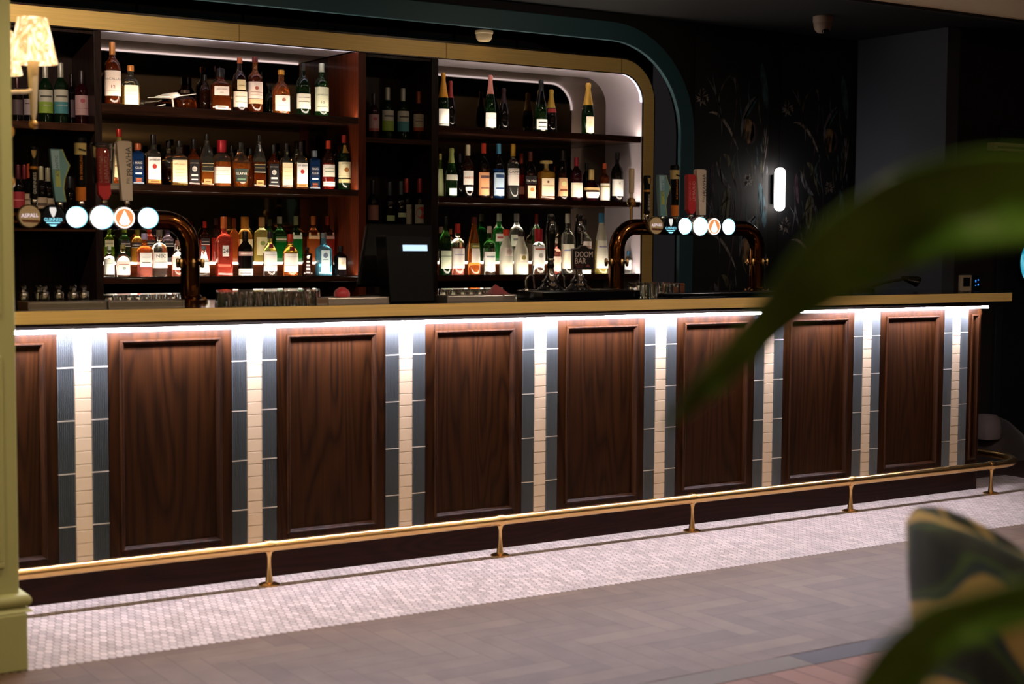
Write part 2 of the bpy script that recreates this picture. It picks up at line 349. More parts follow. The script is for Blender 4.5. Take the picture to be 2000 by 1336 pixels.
# wallpaper panels with botanical print
def printm(k, c):
    m = mat('print_'+k, c, .8); N, L, b = nodes(m); n = noise(N, L, coords(N, L, (38, 38, 14)), 1, 5)
    L.new(ramp(N, L, n, [(.34, '#15151a'), (.60, c)]), b.inputs['Base Color']); return m
WM = [WALLP]+[printm(k, c) for k, c in (('grey', '#6b6c74'), ('pale', '#a39a96'), ('teal', '#3d5f6c'), ('tan', '#937350'), ('plum', '#553c49'), ('olive', '#64634c'))]
def motif(b, x, z, s, y, clip):
    def rib(pts, w, m):
        n = len(pts); P = []
        for i, (u, v) in enumerate(pts):
            du = pts[min(i+1, n-1)][0]-pts[max(i-1, 0)][0]; dv = pts[min(i+1, n-1)][1]-pts[max(i-1, 0)][1]; l = math.hypot(du, dv) or 1
            ww = w*(1-abs(2*i/(n-1)-1)**3*.85); P.append((u-dv/l*ww, v+du/l*ww, u+dv/l*ww, v-du/l*ww))
        for i in range(n-1):
            a, c = P[i], P[i+1]; qs = [(a[0], a[1]), (a[2], a[3]), (c[2], c[3]), (c[0], c[1])]
            w4 = [(x+u*s, z+v*s) for u, v in qs]
            if all(clip[0] < p[0] < clip[1] and clip[2] < p[1] < clip[3] for p in w4):
                b.add([(p[0], y, p[1]) for p in w4], [(0, 1, 2, 3)], m)
    rnd = random.Random(3)
    def curve(p0, p1, p2, n=9): return [((1-t)**2*p0[0]+2*t*(1-t)*p1[0]+t*t*p2[0], (1-t)**2*p0[1]+2*t*(1-t)*p1[1]+t*t*p2[1]) for t in [i/n for i in range(n+1)]]
    for cx, cz, r, m in ((.0, .0, .075, 2), (.48, -.62, .07, 2)):                     # spiky flowers
        for k in range(30):
            a = rnd.random()*2*PI; rr_ = r*(.5+.5*rnd.random()); a2 = a+rnd.uniform(-.5, .5)
            rib(curve((cx+.01*cos(a), cz+.01*sin(a)), (cx+rr_*.6*cos(a2), cz+rr_*.6*sin(a2)), (cx+rr_*cos(a), cz+rr_*sin(a)), 5), .0035, m)
    rib(curve((.04, .16), (.22, -.02), (.20, -.3)), .006, 1); rib(curve((.30, .2), (.10, .05), (.20, -.15)), .007, 6)
    rib(curve((.10, .19), (.12, .05), (.2, -.1)), .005, 1); rib(curve((.33, .2), (.38, .0), (.28, -.45)), .006, 5)
    rib(curve((.28, .17), (.36, .16), (.34, .05)), .014, 1); rib(curve((.07, -.11), (.22, -.08), (.37, -.38)), .012, 2)
    rib(curve((.36, -.36), (.36, -.5), (.42, -.7)), .004, 1); rib(curve((.60, .3), (.64, .1), (.66, -.05)), .032, 3)
    rib(curve((.40, -.28), (.42, -.02), (.57, .04)), .02, 1); rib(curve((.56, .04), (.50, -.05), (.42, -.15)), .016, 3)
    rib(curve((.45, -.14), (.50, -.22), (.47, -.33)), .05, 4); rib(curve((.52, -.16), (.55, -.25), (.5, -.33)), .03, 5)
    rib(curve((.70, -.15), (.66, -.4), (.62, -.62)), .005, 2); rib(curve((.66, -.2), (.66, -.3), (.64, -.4)), .004, 2)
    for k in range(12):
        u = .52+rnd.random()*.2; v = -.2-rnd.random()*.3; rib(curve((u, v), (u+.01, v-.03), (u+rnd.uniform(-.02, .02), v-.08), 4), .008, rnd.choice((1, 6, 3)))
    rib(curve((.15, -.48), (.2, -.62), (.3, -.68)), .022, 1); rib(curve((.12, -.5), (.10, -.6), (.14, -.75)), .018, 5)
    rib(curve((.22, -.42), (.3, -.45), (.27, -.52)), .02, 6); rib(curve((.28, -.68), (.24, -.78), (.26, -.95)), .04, 6)
    for k in range(9):
        u = rnd.random()*.7; rib(curve((u, -.6-rnd.random()*.2), (u+.04, -.8), (u-.02, -1.0)), .004, rnd.choice((1, 5, 3)))
    for k in range(10):
        u = .1+rnd.random()*.6; v = rnd.uniform(-.5, .35); rib(curve((u, v), (u+rnd.uniform(-.08, .08), v-.1), (u+.03, v-.22)), .006, rnd.choice((5, 6, 3)))
for i, (pa, pb, zt) in enumerate(((1352, 1497, 0), (1519, 1654, -.03))):
    xa, xb = at(pa, 400, WY).x, at(pb, 400, WY).x; b = MB(); b.box(xa, xb, WY-.012, WY, .1, 2.72, 0)
    for k in range(4): motif(b, xa+.06, 2.32+zt-.80*k+.0, .86, WY-.0125, (xa, xb, .1, 2.72))
    o = b.build('wallpaper_panel', WM); tag(o, ('dark botanical wallpaper panel between the teal arch and the wall light', 'dark botanical wallpaper panel to the right of the wall light')[i], 'wallpaper', 'botanical wallpaper panels')
# vertical wall light
p = at(1521, 370, WY-.05); h2 = 42/pxm(1521, WY-.05)
t = thing('wall_light', (p.x, WY, p.z-h2), 'glowing white capsule wall light between the wallpaper panels', 'wall light')
b = MB(); b.lathe([(.0, -h2), (.02, -h2+.004), (.034, -h2+.02), (.036, -h2+.035), (.036, h2-.035), (.034, h2-.02), (.02, h2-.004), (0, h2)], (p.x, WY-.06, p.z), 20)
b.build('glass_tube', led('tube_light', '#fff4ea', 15), t)
b = MB(); b.box(p.x-.03, p.x+.03, WY-.03, WY, p.z-.10, p.z+.10); b.build('bracket', BLACK, t, bevel=.004)
# dome camera, smoke detector
t = thing('dome_camera', (6.88, 1.38, 2.71), 'cream dome security camera on the dark ceiling above the bar', 'security camera')
b = MB(); b.lathe([(.062, 2.8), (.062, 2.765), (.056, 2.757)], (6.88, 1.38, 0), 28); b.build('base', mat('cam_cream', '#a08d84', .5), t)
b = MB(); b.lathe([(.058, 2.757), (.057, 2.74), (.048, 2.715), (.034, 2.7), (0, 2.697)], (6.88, 1.38, 0), 28); b.build('dome', MATS['cam_cream'], t)
b = MB(); b.lathe([(0, 0), (.02, .003), (.026, .012), (.02, .022), (0, .026)], (6.87, 1.345, 2.692), 16); b.build('lens', BLACKGLOSS, t)
for x, y, zt in ((4.83, 2.13, 2.628),):
    t = thing('smoke_detector', (x, y, zt-.06), 'cream round smoke detector under the top of the teal arch', 'smoke detector')
    b = MB(); b.lathe([(.055, zt), (.055, zt-.015), (.05, zt-.02)], (x, y, 0), 24); b.build('base', mat('det_cream', '#f0d9ae', .5), t)
    b = MB(); b.lathe([(.05, zt-.02), (.047, zt-.045), (.035, zt-.06), (0, zt-.062)], (x, y, 0), 24); b.build('cap', MATS['det_cream'], t)
# downlights
for i, (x, y, pw, c) in enumerate(DOWN):
    zc = 2.6 if y < -.12 else 2.8
    lamp('SPOT', (x, y, zc-.015), pw, c, .06 if y < -.12 else .04, (R(50) if y > 0 else 0, 0, 0), spot=158 if y < 0 else 120, blend=.6)
    t = thing('ceiling_downlight', (x, y, zc), 'round ceiling downlight, %s' % ('far left of the row nearest the bar', 'second from left in the row nearest the bar', 'middle of the row nearest the bar', 'second from right in the row nearest the bar', 'far right of the row nearest the bar', 'left of the second row', 'middle of the second row', 'right of the second row', 'left of the row by the camera', 'right of the row by the camera', 'left end beyond the column', 'left of those over the bar', 'middle of those over the bar', 'right of those over the bar')[i], 'ceiling light', 'recessed ceiling downlights')
    b = MB(); b.lathe([(.055, zc), (.055, zc-.006), (.04, zc-.006), (.038, zc)], (x, y, 0), 20); b.build('ring', mat('white_ring', '#c9c1b2', .5), t)
    b = MB(); b.lathe([(.038, zc-.001), (.036, zc-.004), (0, zc-.005)], (x, y, 0), 20); b.build('lens', led('downlight_lens', '#ffdcb0', 6), t)
for i, (x, y) in enumerate(((-2.2, -7.2), (1.6, -7.6), (5.6, -7.0))):  # unseen globes added behind the camera as ambient fill for ceiling and bar front
    t = thing('fill_globe', (x, y, 2.0), 'unseen fill light globe %s, added at the back of the room' % ('on the left', 'in the middle', 'on the right')[i], 'fill light', 'added fill light globes')
    b = MB(); b.lathe([(.13*sin(R(a)), 2.0-.13*cos(R(a))) for a in range(0, 181, 15)], (x, y, 0), 24); b.build('globe', led('fill_globe_glow', '#ffd9a8', 22), t)
    b = MB(); b.tube([(x, y, 2.13), (x, y, 2.6)], .006, 8); b.build('cord', BLACK, t)
# green column at the left
def column():
    t = thing('column', (1.0, -.5, 0), 'olive green painted square column with moulded plinth at left', 'column')
    x1, y1 = 1.271, -.80; w = .56
    b = MB(); b.box(x1-w, x1, y1, y1+w, .2, 2.6); b.build('shaft', OLIVE, t, bevel=.004)
    b = MB(); b.box(x1-w-.015, x1+.015, y1-.04, y1+w+.015, 0, .185); b.build('plinth', OLIVE, t, bevel=.006)
    b = MB(); prof = []
    pts = [(.0, .185), (.036, .187), (.02, .200)] + [(.012+.02*sin(R(a)), .222-.02*cos(R(a))) for a in range(0, 181, 20)] + [(.0, .243)]
    for d, z in pts: prof.append((d, z))
    vs = []; n = len(prof)
    for d, z in prof: vs += [(x1-w-d, y1-d, z), (x1+d, y1-d, z), (x1+d, y1+w+d, z), (x1-w-d, y1+w+d, z)]
    b.add(vs, [(4*i+k, 4*i+(k+1) % 4, 4*i+4+(k+1) % 4, 4*i+4+k) for i in range(n-1) for k in range(4)]); b.build('base_moulding', OLIVE, t, angle=60)
    b = MB()
    for (z0, z1) in ((.33, 1.0), (1.13, 2.35)):
        xa, xb = x1-w+.045, x1-.045
        for a in ((xa, xb, z0, z0+.018), (xa, xb, z1-.018, z1), (xa, xa+.018, z0+.018, z1-.018), (xb-.018, xb, z0+.018, z1-.018)): b.box(a[0], a[1], y1-.01, y1, a[2], a[3])
    b.build('panel_moulding', OLIVE, t, bevel=.003)
column()
SHADE = mat('shade_fabric', '#e0c79a', .8, emit='#ffd9a0', es=1.7); N, L, bb = nodes(SHADE)
nn = noise(N, L, coords(N, L, (18, 18, 9)), 1, 2, 2.5); cr = ramp(N, L, nn, [(.38, '#f7e6c4'), (.5, '#dcb67c'), (.56, '#b98a55'), (.64, '#f2dcb2')]); L.new(cr, bb.inputs['Base Color']); L.new(cr, bb.inputs['Emission Color'])
SHIN = led('shade_inside', '#fff0cf', 5)
def sconce():
    t = thing('wall_sconce', (1.275, -.68, 1.45), 'brass two arm wall sconce with patterned cream shades on the green column', 'wall lamp')
    yb = -.68
    b = MB(); b.box(1.271, 1.283, yb-.03, yb+.03, 1.46, 1.86); b.build('backplate', POLBRASS, t, bevel=.004)
    b = MB()
    for z in (1.545, 1.705):
        b = MB(); b.lathe([(.008, 0), (.009, .012), (.018, .014), (.022, .022), (.012, .030), (0, .032)], (1.271, yb-.02, z), 16, ax='x'); b.build('knob', mat('amber_knob', '#d9a04e', .25, .4), t)
    for k, (cx, cy, cz) in enumerate(((1.388, -.62, 1.955), (1.345, -.36, 1.94))):
        b = MB()
        b.tube([(1.285, yb, 1.83), (1.32, yb+(cy-yb)*.3, 1.835), (1.36 if k == 0 else 1.32, yb+(cy-yb)*.7, 1.84), (cx, cy, 1.85)], .007, 10)
        b.lathe([(.005, 1.75), (.010, 1.775), (.014, 1.85), (.018, 1.93), (.02, 1.945)], (cx, cy, 0), 14)
        b.build('arm', mat('ivory_metal', '#cfc2a6', .35, .2), t)
        b = MB(); b.lathe([(0, 1.722), (.012, 1.727), (.016, 1.738), (.012, 1.749), (0, 1.752)], (cx, cy, 0), 14); b.build('finial', POLBRASS, t)
        b = MB(); r0, r1 = .078, .047; z0, z1 = cz-.02, cz+.125
        b.lathe([(r0, z0), (r1, z1)], (cx, cy, 0), 32); b.f = b.f[:-2]; b.m = b.m[:-2]; b.sm = b.sm[:-2]
        sh = b.build('lamp_shade', SHADE, t)
        sd = sh.modifiers.new('s', 'SOLIDIFY'); sd.thickness = .002
        b = MB(); b.lathe([(.0, cz+.01), (.02, cz+.02), (.024, cz+.05), (.012, cz+.08), (0, cz+.085)], (cx, cy, 0), 16); b.build('bulb', led('bulb_glow', '#ffdca0', 30), t)
sconce()
# ================================================================== BAR COUNTER
BX0, BX1 = -.6, 6.78
bar = thing('bar_counter', (3.5, .3, 0), 'long dark walnut bar counter with brass edge and lit tiled front', 'bar counter')
b = MB(); b.box(BX0, BX1+.11, -.108, .62, 1.062, 1.106); b.box(BX0, BX1, .03, .60, 1.0, 1.062); b.build('countertop', STONE, bar, bevel=.003)
b = MB(); b.box(BX0, BX1+.118, -.115, -.108, 1.058, 1.105); b.box(BX1+.11, BX1+.118, -.108, .62, 1.058, 1.105)
bo = b.build('brass_edge', GOLD, bar, bevel=.001); bo['label'] = 'brushed brass edge band'
b = MB(); prof = [(-.105, 1.058), (-.104, 1.048), (-.098, 1.040), (-.09, 1.034), (-.075, 1.031), (-.06, 1.031), (-.06, 1.058)]
b.prism([(y, z) for y, z in prof], BX0, BX1+.10, 'yz'); b.build('under_moulding', BLACKGLOSS, bar)
b = MB(); b.box(BX0, BX1, -.0595, -.005, 1.026, 1.06); b.build('soffit', BLACKGLOSS, bar)
b = MB(); b.box(BX0, BX1-.005, -.056, -.044, 1.0195, 1.026); o = b.build('led_strip', LEDB, bar); o['label'] = 'glowing cool white light strip'
b = MB(); b.box(BX0, BX1-.01, .05, .08, .0, 1.0); b.box(BX1-.04, BX1-.01, .05, .6, 0, 1.0); b.build('carcass', DARKWOOD, bar)
b = MB(); b.box(BX0, BX1-.008, .0, .05, .0, .118); b.build('plinth', WALNUTX, bar, bevel=.002)
# fluted and mosaic strips
FLUTE = mat('fluted_tile', '#4f5456', .22, coat=.5); MOS = mat('white_mosaic', '#d0bb9f', .4); GR = mat('tile_grout', '#ddd6cc', .8)
joints = [1.03, .886, .686, .486, .286, .118]
for i in range(-3, 8):
    xc = X0+i*XS
    if xc-.1 < BX0: continue
    for s in (-1, 1):
        b = MB(); xa = xc+s*.032 if s > 0 else xc-.032-.064; wd_ = .064; nr = 9; ns = nr*4
        for k in range(5):
            z1_, z0_ = joints[k]-.002, joints[k+1]+.0015
            xs_ = [xa+wd_*q/ns for q in range(ns+1)]; ys_ = [.004-.0095*abs(sin(PI*nr*q/ns)) for q in range(ns+1)]
            vs = [(x, y, z) for x, y in zip(xs_, ys_) for z in (z0_, z1_)]+[(x, .02, z1_) for x in xs_]
            fs = [(2*q, 2*q+2, 2*q+3, 2*q+1) for q in range(ns)]+[(2*q+1, 2*q+3, 2*ns+2+q+1, 2*ns+2+q) for q in range(ns)]
            b.add(vs, fs, 0, False)
        b.box(xa, xa+wd_, .006, .045, .118, 1.04, 1)
        for zj in joints[1:-1]: b.box(xa, xa+wd_, -.0045, .01, zj-.0018, zj+.0012, 1)
        b.build('fluted_tile_strip', [FLUTE, GR], bar)
    b = MB(); z = .118
    while z < 1.0:
        b.box(xc-.0315, xc+.0315, -.004, .04, z+.0012, min(z+.0488, 1.04)); z += .05
    b.box(xc-.031, xc+.031, -.0005, .038, .118, 1.03, 1)
    b.build('mosaic_strip', [MOS, mat('mosaic_grout', '#bfa688', .8)], bar, bevel=.0012)
# walnut panels
def panel(xa, xb):
    st = .044 if xb-xa > .2 else .02
    b = MB(); b.box(xa, xb, .012, .045, .118, 1.04); b.box(xa, xa+st, -.002, .012, .118, 1.04); b.box(xb-st, xb, -.002, .012, .118, 1.04)
    b.box(xa+st, xb-st, -.002, .012, .985, 1.04); b.box(xa+st, xb-st, -.002, .012, .118, .168)
    o = b.build('walnut_panel', WALNUT, bar, bevel=.001)
    b = MB(); xa += st; xb -= st; z0, z1 = .168, .985; w = .018
    def bead(p0, p1, ax):
        pr = [(0, .0), (0, -.009), (.004, -.013), (.010, -.012), (.014, -.005), (.018, 0), (.018, .012), (0, .012)]
        return pr
    pr = [(0, .012), (0, -.008), (.003, -.012), (.008, -.013), (.012, -.009), (.015, -.003), (.018, .001), (.018, .012)]
    vs = []
    for d, y in pr: vs += [(xa+d, y, z0+d), (xb-d, y, z0+d), (xb-d, y, z1-d), (xa+d, y, z1-d)]
    n = len(pr); b.add(vs, [(4*i+k, 4*i+(k+1) % 4, 4*i+4+(k+1) % 4, 4*i+4+k) for i in range(n-1) for k in range(4)])
    b.build('panel_moulding', WALNUT, o, angle=30)
for i in range(-3, 7):
    a, c = X0+i*XS+.097, X0+(i+1)*XS-.097
    if a > BX0: panel(a, c)
panel(X0+7*XS+.097, BX1)
b = MB(); b.box(BX1-.01, BX1, .05, .6, .118, 1.04); b.box(BX1-.008, BX1, 0, .6, 0, .118); b.build('end_panel', WALNUT, bar)
b = MB(); b.box(BX1, BX1+.013, .0, .6, .98, 1.0); b.build('end_bead', WALNUT, bar, bevel=.003)
# foot rail
rail = thing('foot_rail', (3.5, -.135, 0), 'polished brass foot rail on short posts along the bar front', 'foot rail')
rz = .156; path = [(-.6, -.135, rz), (2.0, -.135, rz), (4.5, -.14, rz), (6.60, -.15, rz)]
cx, cy = 6.80, .12
path += [(6.80+.29*sin(R(a)), .14-.29*cos(R(a)), rz) for a in range(0, 91, 10)]+[(7.085, .3, rz), (7.03, .5, rz)]
b = MB(); b.tube(path, .0215, 20); b.build('rail', POLBRASS, rail)
for (x, y) in ((.25, -.135), (1.336, -.135), (2.423, -.135), (3.511, -.137), (4.595, -.138), (5.64, -.146), (6.72, -.15), (7.078, .30)):
    b = MB(); b.lathe([(.042, 0), (.042, .004), (.034, .008), (.016, .012), (.013, .03), (.0085, .075), (.008, .11), (.012, .128), (.0165, .140)], (x, y, 0), 18)
    b.build('post', POLBRASS, rail)
    d = (1, 0) if x < 7 else (0, 1); b = MB(); b.tube([(x-.02*d[0], y-.02*d[1], rz), (x-.012*d[0], y-.012*d[1], rz), (x+.012*d[0], y+.012*d[1], rz), (x+.02*d[0], y+.02*d[1], rz)], [.0222, .0255, .0255, .0222], 18); b.build('collar', POLBRASS, rail)
# draped bag at the far right
t = thing('draped_bag', (7.85, .75, 0), 'dark slumped bag with a grey folded cloth on top, beside the bar end', 'bag')
b = MB(); b.lathe([(.2, 0), (.22, .06), (.17, .16), (.09, .24), (.03, .27), (0, .275)], (7.86, .78, 0), 18, sq=[.3]*6, asp=.8); b.build('bag_body', mat('bag_dark', '#322628', .7, sheen=.3), t)
b = MB(); b.lathe([(.075, .15), (.08, .2), (.075, .27), (.05, .3), (0, .305)], (7.68, .68, 0), 14, sq=[.5]*5); b.build('cloth', mat('bag_grey', '#7a6f70', .8), t)
SHELFW = wood('shelf_wood', '#1c0f0c', '#43261a', 'x', .25, .3)
# ================================================================== BACK BAR
YF, YM = 2.2, 2.6
b = MB(); b.box(-3, 6.5, YM+.012, YM+.1, 0, 2.8); struct('wall_back', b, DARKP, label='dark back of the bar recess')
jx = [at(p, 40, YM).x for p in (475, 620.5, 758, 887, 1010, 1127)]; jx = [jx[0]-.63*3, jx[0]-.63*2, jx[0]-.63]+jx+[6.42]
for i in range(len(jx)-1):
    b = MB(); b.box(jx[i]+.008, jx[i+1]-.008, YM+.002, YM+.011, 1.0, 2.79)
    tag(b.build('mirror_panel', BRONZE, bevel=.002), 'bronze mirror panel number %s from the left above the back bar shelves' % ('one', 'two', 'three', 'four', 'five', 'six', 'seven', 'eight', 'nine', 'ten')[i], 'mirror', 'bronze mirror panels behind the back bar')
# brass surround
t = thing('brass_surround', (3.6, YF, 0), 'brushed brass band framing the back bar with a rounded right corner', 'frame')
Zt, Zb, Xo, Xi = 2.545, 2.455, 6.178, 6.092
A = [(.6, Zt), (2.1, Zt), (2.98, Zt), (4.9, Zt)]+arc(Xo-.265, Zt-.265, .265, 90, 0, 16)+[(Xo, 1.9), (Xo, 0)]
B = [(.6, Zb), (2.1, Zb), (2.98, Zb), (4.9, Zb)]+arc(Xi-.18, Zb-.18, .18, 90, 0, 16)+[(Xi, 1.9), (Xi, 0)]
b = MB(); b.band(A, B, YF-.012, YF); b.build('front_band', GOLD, t, bevel=.001)
off = .012
A2 = [(.6, Zt+off)]+arc(Xo-.265, Zt-.265, .265+off, 90, 0, 16)+[(Xo+off, 0)]; B2 = [(.6, Zt)]+arc(Xo-.265, Zt-.265, .265, 90, 0, 16)+[(Xo, 0)]
b = MB(); b.band(A2, B2, YF-.006, YM); b.build('outer_return', mat('dark_bronze', '#2c221b', .35, .5), t)
A3 = [(.6, Zb)]+arc(Xi-.18, Zb-.18, .18, 90, 0, 16)+[(Xi, 0)]; B3 = [(.6, Zb-.006)]+arc(Xi-.18, Zb-.18, .174, 90, 0, 16)+[(Xi-.006, 0)]
b = MB(); b.band(A3, B3, YF-.011, YF); b.build('inner_lip', MATS['dark_bronze'], t)
b = MB(); jp = [at(p, 90, YF).x for p in (465,)]; 
for xj in (jp[0], 4.6, 5.905): b.box(xj, xj+.0025, YF-.0128, YF-.011, Zb, Zt)
b.build('seam', mat('seam', '#5a4420', .6, .5), t)
SH = {'main': (2.037, 1.626, 1.131), 'right': (2.018, 1.600, 1.129)}
SHT = {1: .035, 2: .030, 3: .033}
def shelf(parent, x0, x1, z, th, led=True, y1=YM):
    b = MB(); b.box(x0, x1, YF, y1, z, z+th); o = b.build('shelf', SHELFW, parent, bevel=.004)
    if led:
        b = MB(); b.box(x0, x1, YF, YF+.008, z+th-.003, z+th+.005); b.build('front_lip', DARKWOODX, o)
        b = MB(); b.box(x0+.01, x1-.01, YF+.018, YF+.042, z+th, z+th+.002); l = b.build('led_strip', LEDS, o); l['label'] = 'glowing warm light strip'
def niche(x0, x1, key, lab, rounded):
    t = thing('back_bar_shelving', ((x0+x1)/2, YM-.2, 0), lab, 'shelving')
    b = MB(); b.box(x0, x1, YM-.004, YM, 1.0, 2.462); o = b.build('mirror_back', MIRROR, t)
    for k, z in enumerate(SH[key]): shelf(t, x0, x1-(.0 if not rounded else .006 if k else .006), z, SHT[k+1])
    if not rounded:
        b = MB(); b.box(x0, x1, YF, YM, 2.462, 2.48); b.build('ceiling_panel', LINING, t)
        b = MB(); b.box(x0+.01, x1-.01, YF+.002, YF+.010, 2.450, 2.460); b.build('ceiling_led_strip', LEDN, t)
    else:
        P = [(x0, 2.462)]+arc(x1-.18, 2.462-.18, .18, 90, 0, 16)+[(x1, 1.0)]; Q = [(x0, 2.47)]+arc(x1-.18, 2.462-.18, .188, 90, 0, 16)+[(x1+.008, 1.0)]
        b = MB(); b.band(Q, P, YF, YM); b.build('curved_lining', LINING, t, angle=60)
        P2 = [(x0+.01, 2.451)]+arc(x1-.18, 2.462-.18, .169, 90, 0, 16)
        P1 = [(x0+.01, 2.462)]+arc(x1-.18, 2.462-.18, .18, 90, 0, 16)
        b = MB(); b.band(P1, P2, YF+.002, YF+.010); b.build('ceiling_led_strip', led('led_cool_arch', '#efe8ff', 4.2), t)
    return t
NM = niche(2.525, 4.023, 'main', 'wide back bar niche with three lit dark shelves and mirrored back', False)
b = MB(); b.box(4.023, 4.073, YF, YM, 1.0, 2.455); b.build('side_panel', REDWOOD, NM, bevel=.002)
b = MB(); b.box(2.487, 2.525, YF, YM, 1.0, 2.455); b.build('side_panel', DARKWOOD, NM, bevel=.002)
NR = niche(4.556, 6.088, 'right', 'right back bar niche with curved lilac lining and mirrored back', True)
b = MB(); b.box(4.510, 4.556, YF, YM, 1.0, 2.455); b.build('side_panel', DARKWOOD, NR, bevel=.002)
def rack(x0, x1, zs, lab):
    t = thing('wine_rack', ((x0+x1)/2, YM-.2, 0), lab, 'shelving', 'open dark wine racks')
    b = MB(); b.box(x0, x1, YM-.02, YM, 1.0, 2.455); b.build('back_panel', DARKWOOD, t)
    b = MB(); b.box(x0, x1, YF+.01, YM-.02, 2.43, 2.455); b.build('top_panel', DARKWOOD, t)
    for z, th in zs: shelf(t, x0, x1, z, th, False, YM-.02)
    return t
rack(1.0, 2.487, ((1.926, .04), (1.405, .04)), 'dark wooden wine rack beside the green column')
rack(4.073, 4.510, ((1.937, .03), (1.36, .03)), 'narrow dark wooden wine rack between the two lit niches')
b = MB(); b.box(.6, 6.12, 1.98, 2.61, .0, .96, 0); b.box(.6, 6.12, 1.96, 2.61, .96, 1.0, 1); bc = b.build('back_counter', [DARKWOOD, STONE], bevel=.003); tag(bc, 'low dark back counter under the lit bottle shelves', 'counter')
# lit tier behind the front bottles on the two bottom shelves
TIER = {}
for key, x0, x1, lab in (('main', 2.54, 3.93, 'low lit wooden riser on the bottom shelf of the wide niche'), ('right', 4.575, 5.62, 'low lit wooden riser on the bottom shelf of the right niche')):
    zt = SH[key][2]+SHT[3]; zr = 1.243; t = thing('bottle_riser', ((x0+x1)/2, 2.46, zt), lab, 'bottle riser', 'lit bottle risers'); TIER[key] = zr
    b = MB(); b.box(x0, x1, 2.41, 2.58, zt, zr-.012); b.build('riser_box', wood('riser_wood', '#5a2a14', '#8b4a26', 'x'), t)
    b = MB(); b.box(x0, x1, 2.405, 2.58, zr-.012, zr); o = b.build('lit_top', LEDR, t); o['label'] = 'glowing cream light panel'
# ================================================================== BOTTLES
def glassm(col, tr=.75, rough=.04): return mat('glass_%s_%d' % (col.strip('#'), tr*100), col, rough, trans=tr, ior=1.4)
C = {'amber': '#c06a26', 'damber': '#84380f', 'orange': '#e07a34', 'gold': '#dca440', 'clear': '#e9ede6', 'green': '#2c5a24', 'dgreen': '#10240f', 'black': '#0c0809',
     'brown': '#2e120a', 'pink': '#e88a78', 'red': '#c8321e', 'rose': '#e05a48', 'blue': '#10305e', 'sky': '#6fc4e4', 'yellow': '#e8d47a', 'lime': '#86a832', 'emerald': '#1e9a3c', 'frost': '#e6e2d0', 'wine': '#2a0810', 'lilac': '#c9b4d0'}
TRN = {'black': .15, 'dgreen': .45, 'brown': .5, 'wine': .3, 'blue': .4, 'clear': .98, 'frost': .35}
def gm(k): return glassm(C[k], TRN.get(k, .8), .25 if k == 'frost' else .04)
def paper(c): return mat('paper_'+c.strip('#'), c, .6)
def capm(c): return mat('cap_'+c.strip('#'), c, .35, .25)
PROF = {  # radius fraction, height fraction
 'bordeaux': ([(.93, 0), (1, .012), (1, .60), (.97, .64), (.80, .685), (.5, .725), (.38, .76), (.36, .98), (.36, 1)], None, 1),
 'whisky': ([(.93, 0), (1, .012), (1, .56), (.98, .61), (.84, .68), (.5, .735), (.34, .78), (.32, .97), (.32, 1)], None, 1),
 'champ': ([(.93, 0), (1, .015), (1, .40), (.95, .48), (.76, .60), (.52, .71), (.38, .80), (.36, .9), (.40, .92), (.42, .97), (.3, 1)], None, 1),
 'taper': ([(.90, 0), (1, .02), (.97, .3), (.80, .55), (.55, .72), (.38, .83), (.34, 1)], None, 1),
 'squat': ([(.93, 0), (1, .02), (1, .48), (.93, .58), (.68, .68), (.40, .73), (.34, .76), (.33, 1)], None, 1),
 'vodka': ([(.93, 0), (1, .012), (1, .60), (.93, .66), (.60, .71), (.38, .745), (.35, .78), (.35, 1)], None, 1),
 'square': ([(.95, 0), (1, .012), (1, .60), (.94, .64), (.62, .69), (.40, .73), (.36, .77), (.36, 1)], [1, 1, 1, .8, .3, 0, 0, 0], .8),
 'tallsq': ([(.95, 0), (1, .012), (1, .52), (.93, .58), (.66, .70), (.42, .80), (.36, .84), (.36, 1)], [1, 1, 1, .8, .4, 0, 0, 0], .8),
 'block': ([(.95, 0), (1, .015), (1, .74), (.97, .78), (.42, .81), (.38, .83), (.38, 1)], [1, 1, 1, 1, .2, 0, 0], .6),
 'bell': ([(.62, 0), (.70, .02), (.78, .3), (1, .46), (.98, .56), (.7, .66), (.4, .76), (.34, .84), (.34, 1)], None, 1),
 'sphere': ([(.55, 0), (.70, .05), (.95, .22), (1, .36), (.93, .50), (.6, .63), (.3, .68), (.26, .70), (.26, 1)], None, 1),
 'decanter': ([(.95, 0), (1, .015), (1, .66), (.93, .71), (.4, .76), (.28, .80), (.28, .94), (.28, 1)], [1, 1, 1, .8, .2, 0, 0, 0], .75),
 'malibu': ([(.93, 0), (1, .02), (1, .48), (.9, .60), (.55, .74), (.42, .82), (.42, 1)], None, 1),
}
COUNT = {}
def radius_at(pr, z):
    for (r0, z0), (r1, z1) in zip(pr, pr[1:]):
        if z0 <= z <= z1: return r0+(r1-r0)*(z-z0)/(z1-z0 or 1)
    return pr[-1][0]
